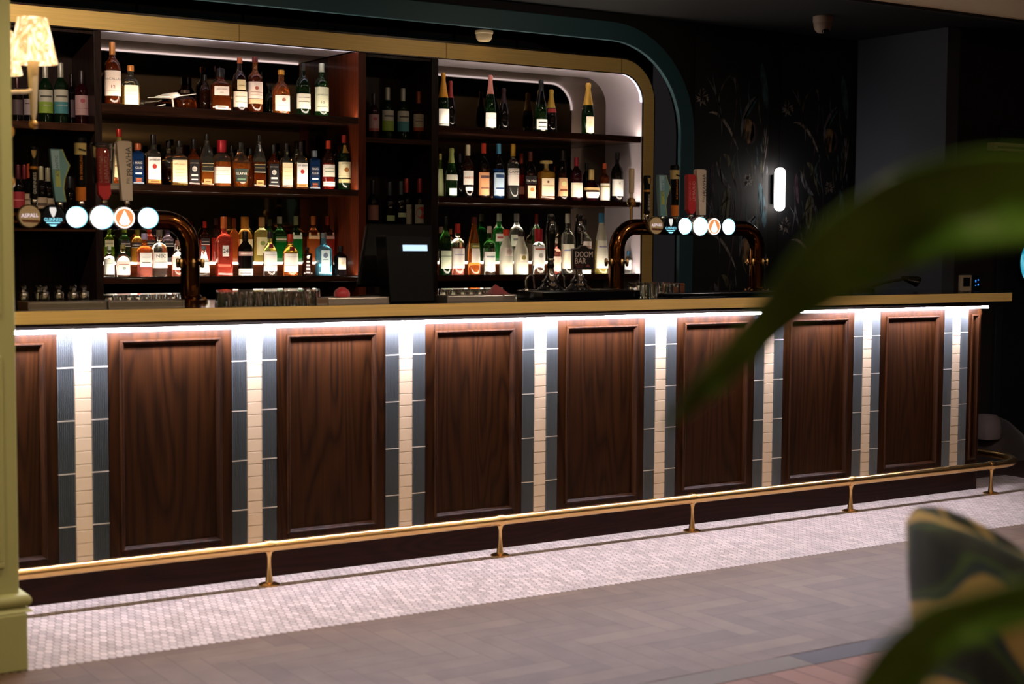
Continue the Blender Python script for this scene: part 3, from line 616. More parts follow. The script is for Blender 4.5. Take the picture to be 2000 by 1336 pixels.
def bottle(name, x, y, z, H, Rb, kind, liq, up, cap, capf, labels, label, cat, group, level=.55, rz=0, capw=1.12, capmat=None):
    pr, sq, asp = PROF[kind]; t = thing(name, (x, y, z), label, cat, group, rz)
    body = [(r*Rb, h*H) for r, h in pr if h <= capf]; r_c = radius_at(pr, capf)
    body.append((r_c*Rb, capf*H)); s2 = (sq[:len(body)-1]+[0]) if sq else None
    # insert the liquid line
    if up != liq:
        for i in range(len(body)-1):
            if body[i][1] < level*H < body[i+1][1]-1e-4:
                f = (level*H-body[i][1])/(body[i+1][1]-body[i][1])
                body.insert(i+1, (body[i][0]+(body[i+1][0]-body[i][0])*f, level*H))
                if s2: s2.insert(i+1, s2[i]+(s2[i+1]-s2[i])*f)
                break
    b = MB(); b.lathe(body, seg=20, sq=s2, asp=asp, mf=(lambda zz: 0 if zz < level*H else 1))
    b.build('glass_body', [gm(liq), gm(up)], t, world=False)
    b = MB(); r0 = r_c*Rb*capw
    if kind == 'decanter': b.lathe([(r0*.9, capf*H), (r0*.9, .93*H), (Rb*.80, .935*H), (Rb*.80, .995*H), (Rb*.7, H)], seg=20)
    elif kind == 'champ': b.lathe([(radius_at(pr, h)*Rb*1.04, h*H) for h in (capf, capf+.06, .86, .9, .92, .97)]+[(.3*Rb, 1.0*H)], seg=16)
    else: b.lathe([(r0, capf*H), (r0, .985*H), (r0*.9, H)], seg=16)
    b.build('cap', capmat or capm(cap), t, world=False)
    for (z0, z1, hw_, col, texts) in labels:
        b = MB(); mats = [paper(col)]; idx = {}
        def P(u, v, off=0):           # u in -1..1 over the label's half width, v in metres above the base
            rr = radius_at(pr, min(v/H, .999))*Rb
            if sq and v/H < .7: return (u*hw_*rr*.96, -(rr*asp*.99+.0012+off), v)
            a = u*hw_*1.35; rr += .0012+off; return (rr*sin(a), -rr*cos(a), v)
        nz = 2 if sq else 9; nu = 12
        vs = [P(-1+2*i/nu, (z0+(z1-z0)*j/(nz-1))*H) for j in range(nz) for i in range(nu+1)]
        b.add(vs, [(j*(nu+1)+i, j*(nu+1)+i+1, (j+1)*(nu+1)+i+1, (j+1)*(nu+1)+i) for j in range(nz-1) for i in range(nu)], 0, not sq)
        for (s_, zc, hh, tc) in texts:
            if tc not in idx: idx[tc] = len(mats); mats.append(paper(tc))
            half = hw_*Rb*(1.0 if sq else 1.25)
            if s_ == '-':                  # a printed line
                b.add([P(-2/3+i/6, (zc+dz)*H, .0006) for dz in (-hh/2, hh/2) for i in range(9)], [(i, i+1, 10+i, 9+i) for i in range(8)], idx[tc])
            elif s_ == '=':                # a full width band
                n_ = 12; b.add([P(-1+2*i/n_, (zc+dz)*H, .0006) for dz in (-hh/2, hh/2) for i in range(n_+1)], [(i, i+1, n_+2+i, n_+1+i) for i in range(n_)], idx[tc])
            elif s_ == 'o':                # a round mark
                b.add([P(0, zc*H, .0014)]+[P(cos(k*PI/8)*hh*H/half, zc*H+hh*H*sin(k*PI/8), .0010) for k in range(16)], [(0, 1+k, 1+(k+1) % 16) for k in range(16)], idx[tc])
            else:
                vs_, fs_, bw, bh = text_mesh(s_); k = min(hh*H/bh, 1.7*half/bw)
                b.text(s_, lambda u, v: P(u/half, zc*H+v, .0009 if texts[0][0] != 'o' and s_ != 'No.7' else .0018), k*bh, idx[tc], k*bw)
        b.build('paper_label', mats, t, world=False)
    return t
W_, CR, K_, RD = '#efe8dd', '#e2d2ab', '#191516', '#a8201c'
ORD = ['first', 'second', 'third', 'fourth', 'fifth', 'sixth', 'seventh', 'eighth', 'ninth', 'tenth', 'eleventh', 'twelfth', 'thirteenth', 'fourteenth', 'fifteenth', 'sixteenth', 'seventeenth', 'eighteenth', 'nineteenth', 'twentieth']
def row(zs, y, items, place, group, name='liquor_bottle', cat='bottle', wk=1.0):
    for i, it in enumerate(items):
        px, top, wpx, kind, liq, up, cap, capf, labels, desc = it[:10]; kw = dict(it[10]) if len(it) > 10 else {}
        yy = kw.pop('y', y); z = kw.pop('z', zs)
        p = at(px, top, yy); Hh = p.z-z; Rb = wpx/pxm(px, yy)/2*wk
        if PROF[kind][1]: Rb *= .86
        rz = kw.pop('rz', random.uniform(-.12, .12)-.18)
        nm = kw.pop('name', name)
        bottle(nm, p.x, yy, z, Hh, Rb, kind, liq, up, cap, capf, labels, desc+', '+place, cat, group, rz=rz, **kw)
zm = [SH['main'][k]+SHT[k+1] for k in range(3)]; zrr = [SH['right'][k]+SHT[k+1] for k in range(3)]
G1 = 'bottles on the top shelf of the wide niche'
row(zm[0], 2.32, [
 (219, 82, 31, 'whisky', 'damber', 'damber', '#b5763c', .80, [(.16, .55, .95, '#ecd9cc', [('MACALLAN', .42, .035, '#5a4a48'), ('12', .30, .05, '#8a2a20'), ('-', .24, .006, '#b9a090')])], 'tall copper capped whisky with long cream label'),
 (255, 128, 35, 'squat', 'gold', 'clear', '#c97f3a', .86, [(.06, .52, .62, '#f6efd8', [('-', .4, .01, '#c8b890'), ('-', .3, .008, '#c8b890')])], 'stubby corked bottle with white label', {'level': .5}),
 (431, 134, 44, 'square', 'damber', 'damber', '#171214', .80, [(.38, .585, .78, '#e9d6cc', [('GENTLEMAN', .52, .03, '#6a5048'), ('JACK', .44, .035, '#6a5048')]), (.06, .14, .68, '#ead8c8', [('-', .11, .02, '#7a5a48')])], 'broad square whiskey with arched pale label'),
 (468, 113, 28, 'whisky', 'brown', 'brown', '#a4502a', .90, [(.11, .39, .95, '#f1e3cc', [('-', .3, .01, '#a08a70'), ('-', .2, .01, '#a08a70')]), (.42, .60, .45, '#e6d0a4', [('-', .5, .01, '#9a7a48')])], 'dark bottle with oval and square cream labels'),
 (498, 111, 29, 'vodka', 'damber', 'amber', '#5e1a16', .90, [(.27, .56, .95, '#efd8cc', [('o', .45, .03, '#b05a4a'), ('-', .38, .01, '#b08a7a'), ('-', .33, .01, '#b08a7a')]), (.18, .26, .95, '#dcae86', [])], 'tall brandy bottle with dark red cap and tan band', {'level': .66}),
 (549, 137, 34, 'squat', 'orange', 'amber', '#d9993a', .90, [(.10, .44, .75, '#f4e6d6', [('o', .34, .04, '#a07060'), ('-', .22, .012, '#b59a88')])], 'round shouldered bourbon with yellow cork and white label', {'level': .62}),
 (592, 124, 28, 'whisky', 'dgreen', 'dgreen', '#22201c', .88, [(.15, .43, .9, '#e3dcc8', [('-', .36, .012, '#7a7462'), ('-', .28, .012, '#7a7462')])], 'dark green bottle with low cream label'),
 (628, 124, 27, 'vodka', 'green', 'green', '#cfd4bb', .84, [(.12, .56, .98, '#dcdcc0', [('LAPHROAIG', .42, .03, '#4a5a3a'), ('10', .28, .05, '#4a5a3a'), ('-', .2, .01, '#7a8a6a')])], 'green bottle with pale cap beside the red side panel'),
], 'wide niche, top shelf', G1)
row(zm[0], 2.48, [
 (400, 146, 20, 'whisky', 'brown', 'brown', '#15100f', .85, [], 'unlabelled dark bottle left of the broad square whiskey'),
 (207, 120, 20, 'whisky', 'brown', 'brown', '#2a1512', .85, [], 'dark bottle hidden behind the copper capped one'),
 (527, 165, 20, 'squat', 'dgreen', 'dgreen', '#1d1f18', .85, [], 'small dark green bottle behind the tall brandy'),
], 'wide niche, top shelf', G1)
G2 = 'bottles on the middle shelf of the wide niche'
jb = [(.13, .56, .93, '#f2ece8', [('JIM BEAM', .50, .05, K_), ('o', .38, .045, '#b8302a'), ('-', .25, .01, '#c8c0b8')]), (.06, .12, .93, '#c9924e', [('-', .09, .03, '#8a5a2a')])]
jd = [(.10, .57, .88, '#161214', [("JACK DANIEL'S", .50, .035, W_), ('o', .38, .055, '#d9d2cb'), ('No.7', .38, .05, K_), ('-', .25, .04, '#d9d2cb'), ('-', .16, .025, '#d9d2cb')])]
jh = [(.10, .58, .93, '#f3e3b8', [("JACK DANIEL'S", .48, .035, '#b08a3a'), ('-', .38, .008, '#c8a860'), ('-', .30, .008, '#c8a860'), ('-', .24, .008, '#c8a860')])]
hc = [(.34, .60, .72, '#0d1c3a', [('HAIG', .54, .07, W_), ('CLUB', .43, .07, W_)]), (.10, .20, .72, '#0c1630', [('-', .16, .03, '#c4582c'), ('-', .11, .02, '#c4582c')]), (.27, .31, .6, W_, [])]
jw = [(.30, .46, .93, '#17120f', [('=', .45, .012, '#c9b27a'), ('JOHNNIE WALKER', .39, .04, '#c9b27a'), ('=', .31, .012, '#e4dcc8')]), (.06, .16, .6, '#c9985c', [('-', .11, .02, '#6a3a1a')])]
row(zm[1], 2.32, [
 (232, 252, 27, 'vodka', 'orange', 'yellow', '#a3241a', .86, [(.14, .55, .9, '#efdfae', [('o', .46, .03, '#c8a050'), ('-', .34, .02, '#c07a3a')])], 'clear whisky bottle with bright red cap and cream label'),
 (269, 280, 26, 'block', 'blue', 'blue', '#9c5030', .84, hc, 'dark blue square whisky by the cream tap handle', {'capw': 1.5}),
 (299, 263, 32, 'square', 'amber', 'clear', '#1a1214', .80, jb, 'square bourbon with white label and red seal, the left of two'),
 (350, 275, 36, 'square', 'gold', 'clear', '#191414', .86, jh, 'broad honey coloured whiskey with cream label, the left of two'),
 (378, 272, 26, 'square', 'damber', 'damber', '#141012', .80, jd, 'square whiskey with black and white label, the left of two'),
 (404, 262, 30, 'tallsq', 'amber', 'clear', '#1c1814', .88, jw, 'tall square whisky, slanting black label, left of two', {'level': .45}),
 (433, 274, 34, 'whisky', 'orange', 'clear', '#b3202e', .74, [(.10, .44, .9, '#f3eadd', [('-', .36, .01, '#b5c0b0'), ('-', .27, .01, '#b5c0b0')])], 'rounded liqueur with long crimson cap and white label'),
 (470, 278, 38, 'bell', 'amber', 'clear', '#1a1512', .84, [(.14, .42, .62, '#222a20', [('GLAYVA', .32, .07, W_), ('-', .2, .03, '#5a7a58')])], 'flared liqueur bottle with dark label and white lettering'),
 (506, 264, 28, 'tallsq', 'damber', 'clear', '#1f1a14', .88, jw, 'tall square whisky, slanting black label, right of two', {'level': .5}),
 (534, 283, 25, 'square', 'damber', 'damber', '#141012', .80, jd, 'square whiskey with black and white label, the right of two'),
 (559, 280, 26, 'square', 'amber', 'clear', '#1c1312', .84, jh, 'honey coloured whiskey with cream label, the right of two'),
 (587, 277, 28, 'square', 'amber', 'clear', '#1a1214', .80, jb, 'square bourbon with white label and red seal, the right of two'),
 (614, 294, 25, 'block', 'blue', 'blue', '#6f7684', .84, hc, 'dark blue square whisky bottle with grey cap, the right of two', {'capw': 1.4}),
 (641, 275, 25, 'vodka', 'red', 'brown', '#b8361e', .84, [(.28, .52, .95, '#ece4d6', [('-', .45, .01, '#8a9a88'), ('-', .38, .02, '#8a9a88')]), (.09, .18, .9, '#efe8de', [('-', .14, .015, '#b08a7a')])], 'red liqueur bottle with orange red cap and two white labels'),
 (672, 264, 26, 'whisky', 'dgreen', 'dgreen', '#a32a22', .86, [(.24, .52, .98, '#eae0b8', [('JAMESON', .49, .035, '#4a5a3a'), ('o', .38, .04, '#a86a2a'), ('=', .27, .01, '#b8a868')]), (.15, .215, .95, '#cdbf86', []), (.68, .82, .5, '#c9a04a', [])], 'dark green whiskey with red cap beside the red side panel'),
], 'wide niche, middle shelf', G2)
row(zm[1], 2.47, [
 (329, 275, 28, 'squat', 'brown', 'clear', '#15100f', .84, [], 'dark squat bottle behind the left honey whiskey', {'level': .4}),
 (452, 284, 20, 'whisky', 'amber', 'clear', '#14100e', .84, [], 'small amber bottle behind the flared liqueur', {'level': .4}),
 (489, 290, 22, 'whisky', 'orange', 'amber', '#14100e', .84, [], 'orange bottle between the flared and slanting labels'),
 (578, 276, 20, 'whisky', 'brown', 'clear', '#14100e', .84, [], 'dark bottle behind the right bourbon'),
 (655, 262, 16, 'bordeaux', 'black', 'black', '#23262c', .84, [], 'slim black bottle behind the right end'),
], 'wide niche, middle shelf', G2)
G3 = 'bottles on the bottom shelf of the wide niche'
row(zm[2], 2.30, [
 (213, 480, 20, 'vodka', 'clear', 'clear', '#c9cfc0', .86, [(.10, .60, .9, '#eef0e6', [('-', .45, .01, '#8a9a8a')])], 'clear bottle with white label at the left end'),
 (240, 478, 27, 'squat', 'clear', 'clear', '#8a7a4a', .88, [(.08, .50, .85, '#f1d4cc', [('-', .4, .02, '#9a5a52'), ('o', .28, .05, '#7a8a88')])], 'clear domed gin with pink label'),
 (282, 456, 30, 'vodka', 'pink', 'orange', '#a79ec6', .86, [(.24, .56, .62, '#f2f0ec', [('-', .46, .01, '#8a8a8a'), ('-', .34, .02, '#6a6a6a')])], 'peach coloured gin with lilac cap and white label'),
 (311, 449, 30, 'whisky', 'clear', 'clear', '#6b6258', .86, [(.20, .52, .92, '#f3f1ea', [('NEC', .45, .07, K_), ('-', .32, .012, '#9a9a9a')])], 'clear gin with grey cap and black lettering'),
 (347, 470, 24, 'squat', 'pink', 'clear', '#9a6a5a', .88, [(.20, .56, .8, '#f7efe6', [('-', .44, .01, '#b09a8a')])], 'pale pink bottle just left of the tap column'),
 (398, 480, 22, 'taper', 'clear', 'clear', '#5a6a72', .88, [(.14, .58, .85, '#f2f2f0', [('-', .5, .02, '#6a7a82')])], 'clear bottle just right of the tap column'),
 (437, 423, 36, 'square', 'rose', 'rose', '#c2642e', .80, [(.34, .52, .42, '#f0ece8', [('24', .43, .085, K_)])], 'square pink gin with white label reading 24'),
 (479, 452, 30, 'whisky', 'black', 'black', '#141013', .78, [(.03, .18, .85, '#e7e0d6', [('-', .08, .02, '#5a4a48'), ('-', .13, .012, '#5a4a48')]), (.46, .56, .8, '#b08a88', [('-', .51, .03, '#e6d6ce')])], 'black bottle with white printed foot'),
 (527, 452, 27, 'squat', 'clear', 'yellow', '#2a2024', .84, [(.12, .56, .9, '#f5f2ee', [('-', .48, .008, '#9aa0a0'), ('=', .24, .008, '#8a8a8a')]), (.63, .73, .35, '#8a2230', [])], 'pale gin with wine red seal and white label'),
 (567, 457, 30, 'squat', 'orange', 'gold', '#b3301e', .82, [(.10, .54, .9, '#f5eee6', [('-', .46, .008, '#b0a090'), ('=', .26, .008, '#a08a7a')]), (.60, .70, .35, '#8a2230', [])], 'orange gin with red cap and red seal'),
 (600, 483, 22, 'block', 'brown', 'brown', '#1c1412', .90, [(.08, .80, .6, '#2c1310', [('o', .66, .06, W_), ('-', .50, .05, W_), ('-', .38, .05, W_), ('-', .26, .06, W_), ('-', .13, .04, W_)])], 'short brown square bottle with white motifs'),
 (632, 455, 34, 'square', 'sky', 'sky', '#6a6f76', .88, [(.10, .60, .62, '#d8eef4', [('o', .48, .06, '#6a7a92'), ('-', .38, .012, '#6a7a92')])], 'sky blue square gin with pale label'),
 (665, 480, 28, 'whisky', 'black', 'black', '#0f0d10', .80, [(.22, .60, .42, '#efe6d6', [('o', .42, .05, '#d8c8b0')])], 'black bottle with cream fan shaped label'),
], 'wide niche, bottom shelf', G3)
zt_ = 1.243
gl = lambda c, w: [(.42, .58, .9, '#20181a', [("GORDON'S", .50, .05, W_), ('=', .43, .012, W_)])] if w else [(.42, .60, .9, c, [("GORDON'S", .51, .05, K_)])]
row(zt_, 2.49, [
 (213, 440, 22, 'square', 'lime', 'lime', '#6f8f24', .80, gl('#d9d2a8', 0), 'green flavoured gin at the left end'),
 (243, 440, 26, 'square', 'dgreen', 'green', '#85a01e', .80, gl('', 1), 'dark bottle with bright green cap'),
 (268, 446, 22, 'whisky', 'gold', 'gold', '#7a7a1e', .80, gl('', 1), 'yellow bottle with olive cap'),
 (291, 438, 26, 'square', 'orange', 'rose', '#d2381c', .80, gl('', 1), 'orange gin with vermilion cap'),
 (327, 440, 26, 'square', 'black', 'lilac', '#4a3a5a', .80, gl('', 1), 'dark bottle with purple cap'),
 (350, 458, 18, 'vodka', 'clear', 'clear', '#cfc8b0', .84, [(.2, .5, .9, '#e8e0c8', [])], 'pale bottle behind the tap column'),
 (400, 432, 22, 'square', 'rose', 'brown', '#b3241c', .84, gl('', 1), 'red capped bottle right of the tap column'),
 (422, 426, 18, 'whisky', 'rose', 'brown', '#3a1a16', .84, [], 'dark red bottle left of the square pink gin'),
 (457, 426, 22, 'square', 'orange', 'orange', '#8a3a1c', .80, [], 'orange bottle right of the square pink gin'),
 (478, 423, 30, 'squat', 'gold', 'gold', '#dd9c3c', .72, [(.2, .5, .9, '#f0dcae', [])], 'golden bottle with tall yellow cork'),
 (511, 424, 30, 'vodka', 'yellow', 'yellow', '#d9b978', .80, [(.15, .55, .6, '#d9d2a0', [('o', .42, .05, '#8a9a4a')])], 'pale yellow gin with floral print and cork'),
 (527, 428, 20, 'whisky', 'green', 'green', '#3a3f2e', .84, [], 'slim green bottle with dark cap'),
 (546, 423, 28, 'square', 'emerald', 'green', '#b5ae96', .84, [(.44, .56, .9, '#3c5a2c', [('=', .5, .03, '#c8c0a0')])], 'emerald gin with silver cap and banded neck'),
 (578, 422, 26, 'square', 'emerald', 'dgreen', '#9fae7c', .80, [(.50, .64, .92, '#ccd4be', [("GORDON'S", .57, .05, K_)])], 'emerald gin with pale green cap and silver label'),
 (612, 422, 28, 'square', 'orange', 'damber', '#d27a3c', .80, [(.50, .64, .92, '#e9b98a', [("GORDON'S", .57, .05, K_)])], 'orange gin with orange cap'),
 (640, 422, 28, 'square', 'rose', 'brown', '#a63c2c', .80, [(.50, .64, .92, '#e0a89a', [("GORDON'S", .57, .05, K_)])], 'pink gin with dark red cap at the right end'),
], 'wide niche, lit riser', 'bottles on the lit riser of the wide niche')
row(zrr[0], 2.32, [
 (866, 142, 22, 'champ', 'dgreen', 'dgreen', '#d99a36', .55, [(.04, .34, .95, '#f6f2ea', [('=', .07, .012, '#6a6a5a')])], 'gold foiled sparkling wine with plain white label, leftmost'),
 (958, 147, 22, 'champ', 'dgreen', 'dgreen', '#d98e80', .66, [(.06, .32, .95, '#f6eee8', [('-', .22, .01, '#b0a0a0')])], 'pink foiled sparkling wine with white label'),
 (1057, 156, 24, 'champ', 'dgreen', 'black', '#1a1c1c', .78, [(.07, .26, .8, '#dfe3dc', [('-', .2, .03, '#3a403c'), ('-', .12, .02, '#3a403c')])], 'black foiled sparkling wine with silver label'),
 (1149, 162, 25, 'champ', 'dgreen', 'dgreen', '#e0b04c', .58, [(.06, .36, .5, '#f0dcc0', [('o', .22, .05, '#e4cda8')])], 'gold foiled sparkling wine with cream shield label, rightmost'),
], 'right niche, top shelf', 'bottles on the top shelf of the right niche', 'sparkling_wine_bottle')
row(zrr[0], 2.46, [
 (880, 158, 20, 'champ', 'black', 'black', '#8a2a24', .66, [], 'red foiled dark bottle behind the leftmost'),
 (984, 172, 20, 'champ', 'black', 'black', '#2a1416', .66, [], 'very dark bottle behind the pink foiled one'),
 (1077, 175, 22, 'champ', 'black', 'black', '#a8842c', .60, [(.5, .58, .95, '#8a2420', [])], 'dark bottle with gold foil and red neck band'),
], 'right niche, top shelf', 'bottles on the top shelf of the right niche', 'sparkling_wine_bottle')
row(zrr[1], 2.32, [
 (860, 300, 14, 'taper', 'lime', 'lime', '#c0ba78', .86, [(.06, .66, .8, '#cfd8a0', [])], 'narrow bottle with pale green label at the left end', {'y': 2.4}),
 (882, 289, 24, 'champ', 'dgreen', 'green', '#b2bd74', .70, [(.36, .47, .95, '#d8d6c4', []), (.06, .2, .5, '#e6e6e0', [])], 'dark green vermouth with pale foil and white band'),
 (914, 283, 22, 'bordeaux', 'black', 'brown', '#e8dcc0', .80, [(.26, .52, .95, '#f1e9e0', [('MARTINI', .39, .045, '#c0602a')]), (.15, .22, .6, '#e8e0dc', [])], 'dark vermouth with cream cap and two white labels'),
 (945, 280, 22, 'bordeaux', 'brown', 'black', '#d8422c', .82, [(.07, .48, .95, '#e8a878', [('-', .40, .05, '#6a4a48'), ('-', .2, .03, '#8a5a48')])], 'dark bottle with red cap and orange label'),
 (974, 281, 22, 'bordeaux', 'blue', 'black', '#5aa8d0', .82, [(.07, .48, .95, '#c3dcf4', [('-', .42, .06, '#2a4a7a'), ('-', .2, .03, '#2a4a7a')])], 'dark blue bottle with sky blue cap and label'),
 (1002, 281, 24, 'vodka', 'clear', 'clear', '#c79c3c', .78, [(.26, .56, .95, '#f3e8dc', [('CAMPA', .50, .05, K_), ('=', .545, .006, K_), ('=', .455, .006, K_)])], 'clear bottle with gold cap and pale label'),
 (1036, 296, 24, 'whisky', 'brown', 'black', '#5a2a22', .80, [(.05, .30, .5, '#e8c8a8', [('o', .22, .04, '#d07a3a')]), (.34, .5, .85, '#140c0e', [('Tia Maria', .40, .06, W_)])], 'dark coffee liqueur with white script lettering'),
 (1067, 314, 36, 'decanter', 'amber', 'gold', '#b5a068', .80, [(.12, .56, .88, '#f0d9b4', [('DISARONNO', .38, .04, '#6a3a2a'), ('o', .47, .03, '#6a2a22')])], 'square almond liqueur with wide flat stopper'),
 (1099, 294, 21, 'taper', 'brown', 'black', '#1c1614', .80, [(.10, .46, .85, '#e2b184', [('o', .34, .05, '#e9e0a0'), ('-', .22, .04, '#7a3a1a')])], 'slender dark bottle with orange printed label'),
 (1126, 307, 25, 'whisky', 'wine', 'wine', '#8a2230', .80, [(.10, .42, .92, '#f2ecd8', [('=', .39, .01, '#c8c090')])], 'dark bottle with crimson collar and white label'),
 (1155, 331, 33, 'sphere', 'wine', 'wine', '#d8bc78', .68, [(.36, .44, 1.1, '#e0bf80', []), (.12, .3, .8, '#e8e0d4', [])], 'round black raspberry liqueur with gold belt'),
 (1181, 319, 20, 'vodka', 'damber', 'damber', '#c0542a', .86, [(.05, .48, .9, '#f5eedf', [('=', .40, .04, '#a89a68')])], 'brown bottle with orange cap and tall white label'),
 (1206, 298, 24, 'whisky', 'black', 'black', '#0e0c10', .86, [(.13, .46, .95, '#f2efe8', [('II', .38, .04, '#8a8a8a')])], 'black bottle with white label at the right end'),
], 'right niche, middle shelf', 'bottles on the middle shelf of the right niche')
row(zrr[1], 2.47, [
 (1018, 300, 18, 'bordeaux', 'red', 'brown', '#8a2a20', .78, [(.14, .3, .8, '#b06a58', [])], 'red necked bottle behind the coffee liqueur'),
 (898, 300, 16, 'bordeaux', 'black', 'black', '#2e2836', .8, [], 'slim black bottle behind the vermouths'),
 (1146, 318, 20, 'whisky', 'black', 'black', '#15131a', .8, [], 'black bottle behind the raspberry liqueur'),
], 'right niche, middle shelf', 'bottles on the middle shelf of the right niche')
row(zrr[2], 2.30, [
 (870, 423, 24, 'whisky', 'dgreen', 'green', '#1c1c18', .86, [(.12, .42, .8, '#d9e3c8', [('=', .33, .01, '#4a6a5a')])], 'dark green bottle with pale green label at the left end'),
 (894, 437, 27, 'vodka', 'pink', 'clear', '#c0302a', .82, [(.14, .52, .9, '#f6eee8', [('-', .4, .02, '#b0a8b8'), ('=', .2, .006, '#b89a88')])], 'clear red capped bottle with white label'),
 (926, 424, 26, 'taper', 'orange', 'amber', '#5e1c18', .88, [(.22, .46, .6, '#f3e9dc', []), (.46, .55, .8, '#6f6a30', [('-', .5, .03, '#cfc070')])], 'amber rum with dark red cap and slanted label'),
 (956, 442, 23, 'vodka', 'clear', 'green', '#e8cfc4', .86, [(.08, .48, .9, '#f3f3ec', [('-', .38, .03, '#8a9a9a'), ('=', .2, .005, '#a0a0a0')])], 'clear green tinted bottle with white cap'),
 (989, 448, 27, 'malibu', 'frost', 'frost', '#d8442a', .86, [(.42, .60, .5, '#d9cbc2', [('o', .51, .06, '#c9b0a4')])], 'opaque white bottle with orange red cap'),
 (1018, 452, 29, 'malibu', 'frost', 'frost', '#3a302c', .88, [(.32, .48, .4, '#efe6d0', [('o', .40, .05, '#9a8a4a')])], 'opaque white rum bottle with dark cap'),
 (1052, 447, 26, 'vodka', 'clear', 'clear', '#b3202a', .72, [(.20, .62, .95, '#f4efe8', [('-', .56, .03, '#c0603a'), ('o', .42, .05, '#b0a8a0')])], 'red capped vodka with white label'),
 (1086, 465, 20, 'vodka', 'pink', 'pink', '#e0d4c4', .86, [(.1, .5, .9, '#f0d6c4', [])], 'pale pink bottle between the two pump handles'),
 (1109, 417, 25, 'vodka', 'clear', 'clear', '#b9b4a4', .84, [(.1, .5, .9, '#f7f0d8', [('-', .4, .02, '#8a9ac0')])], 'clear bottle with silver cap left of the pump badge'),
 (1141, 428, 29, 'vodka', 'frost', 'clear', '#241c1c', .88, [(.3, .6, .9, '#efe0d4', [('-', .5, .02, '#c8907a')])], 'white bottle behind the pump badge'),
 (1175, 416, 27, 'taper', 'yellow', 'frost', '#3e86b0', .84, [(.1, .55, .8, '#f2eede', [('-', .45, .02, '#8a8ab0')])], 'frosted vodka with blue cap left of the tap column'),
 (1227, 490, 16, 'vodka', 'clear', 'clear', '#4a86b4', .80, [(.2, .6, .9, '#e8ecee', [])], 'small clear bottle with blue cap inside the tap arch'),
], 'right niche, bottom shelf', 'bottles on the bottom shelf of the right niche')
row(zt_, 2.49, [
 (880, 447, 16, 'square', 'lime', 'damber', '#9a5a30', .84, [(.4, .6, .9, '#c8a070', [])], 'small bottle with tan cap second from left'),
 (975, 417, 26, 'square', 'emerald', 'emerald', '#a4ae98', .84, [(.42, .58, .9, '#e6e0d4', [('-', .5, .04, '#b05a5a')])], 'bright green gin with silver green cap'),
 (1009, 417, 28, 'whisky', 'clear', 'clear', '#9c9c98', .84, [(.32, .56, .9, '#ece8dc', [('-', .46, .05, '#8a8a8a')])], 'clear bottle with silver cap behind the white ones'),
 (1048, 418, 18, 'whisky', 'green', 'clear', '#7a2420', .78, [], 'slim bottle with dark red cap behind the vodka'),
 (1126, 440, 20, 'whisky', 'clear', 'clear', '#8a8a70', .84, [], 'clear bottle half hidden by the pump handle'),
], 'right niche, lit riser', 'bottles on the lit riser of the right niche')
row(1.966, 2.33, [
 (33, 152, 20, 'bordeaux', 'black', 'black', '#3a1a20', .76, [(.16, .50, .95, '#4a3a40', [])], 'dark wine bottle half hidden by the column'),
 (57, 148, 22, 'bordeaux', 'black', 'black', '#3a3230', .76, [(.16, .50, .95, '#8f8288', [('-', .4, .02, '#4a3a40')])], 'dark wine bottle behind the lamp arm'),
 (88, 125, 27, 'bordeaux', 'dgreen', 'dgreen', '#97938a', .76, [(.17, .56, .95, '#b4b0a4', [('=', .265, .19, '#7f9a34'), ('-', .30, .02, '#d8dcc0'), ('-', .45, .03, '#4a4842')])], 'wine bottle with grey and green label beside the lamp'),
 (118, 123, 27, 'bordeaux', 'dgreen', 'dgreen', '#97938a', .76, [(.17, .56, .95, '#b4b0a4', [('=', .265, .19, '#3f7c86'), ('-', .30, .02, '#cfdcdc'), ('-', .45, .03, '#4a4842')])], 'wine bottle with grey and teal label'),
 (139, 144, 18, 'bordeaux', 'black', 'black', '#1a1418', .76, [(.17, .50, .95, '#4a3a44', [])], 'dark wine bottle behind the teal and pink labels', {'y': 2.45}),
 (159, 138, 26, 'bordeaux', 'wine', 'wine', '#2a2024', .76, [(.18, .54, .95, '#b08a8e', [('o', .44, .04, '#a04a58'), ('-', .3, .01, '#7a5a60')])], 'dark wine bottle with dusty pink label'),
], 'left wine rack, upper shelf', 'wine bottles in the left rack', 'wine_bottle')
row(1.445, 2.33, [
 (35, 322, 24, 'bordeaux', 'black', 'black', '#4a1a22', .76, [(.18, .54, .95, '#9a2a34', [('-', .4, .02, '#c86a68')])], 'dark wine bottle with crimson label nearest the column'),
 (57, 320, 24, 'bordeaux', 'black', 'black', '#b04a30', .76, [(.18, .50, .95, '#a8957e', [('-', .4, .02, '#6a5848')])], 'dark wine bottle with red capsule and beige label'),
 (80, 325, 22, 'bordeaux', 'black', 'black', '#a5a084', .76, [(.18, .46, .95, '#a8957e', [('-', .34, .05, '#5a4a40')])], 'dark wine bottle with cream capsule, left of a pair'),
 (93, 328, 24, 'bordeaux', 'black', 'black', '#8f8b76', .76, [(.18, .46, .95, '#a8957e', [('-', .34, .05, '#5a4a40')])], 'dark wine bottle with cream capsule, right of a pair', {'y': 2.36}),
 (136, 345, 24, 'bordeaux', 'black', 'black', '#23262a', .76, [(.16, .26, .6, '#8f9a4a', [])], 'dark wine bottle with a yellow green swoosh label'),
], 'left wine rack, lower shelf', 'wine bottles in the left rack', 'wine_bottle')
row(1.445, 2.48, [
 (47, 322, 20, 'bordeaux', 'black', 'black', '#6a2028', .76, [], 'dark wine bottle with maroon capsule in the back row'),
 (107, 330, 20, 'bordeaux', 'black', 'black', '#55505a', .76, [], 'dark wine bottle with grey capsule in the back row'),
], 'left wine rack, lower shelf', 'wine bottles in the left rack', 'wine_bottle')
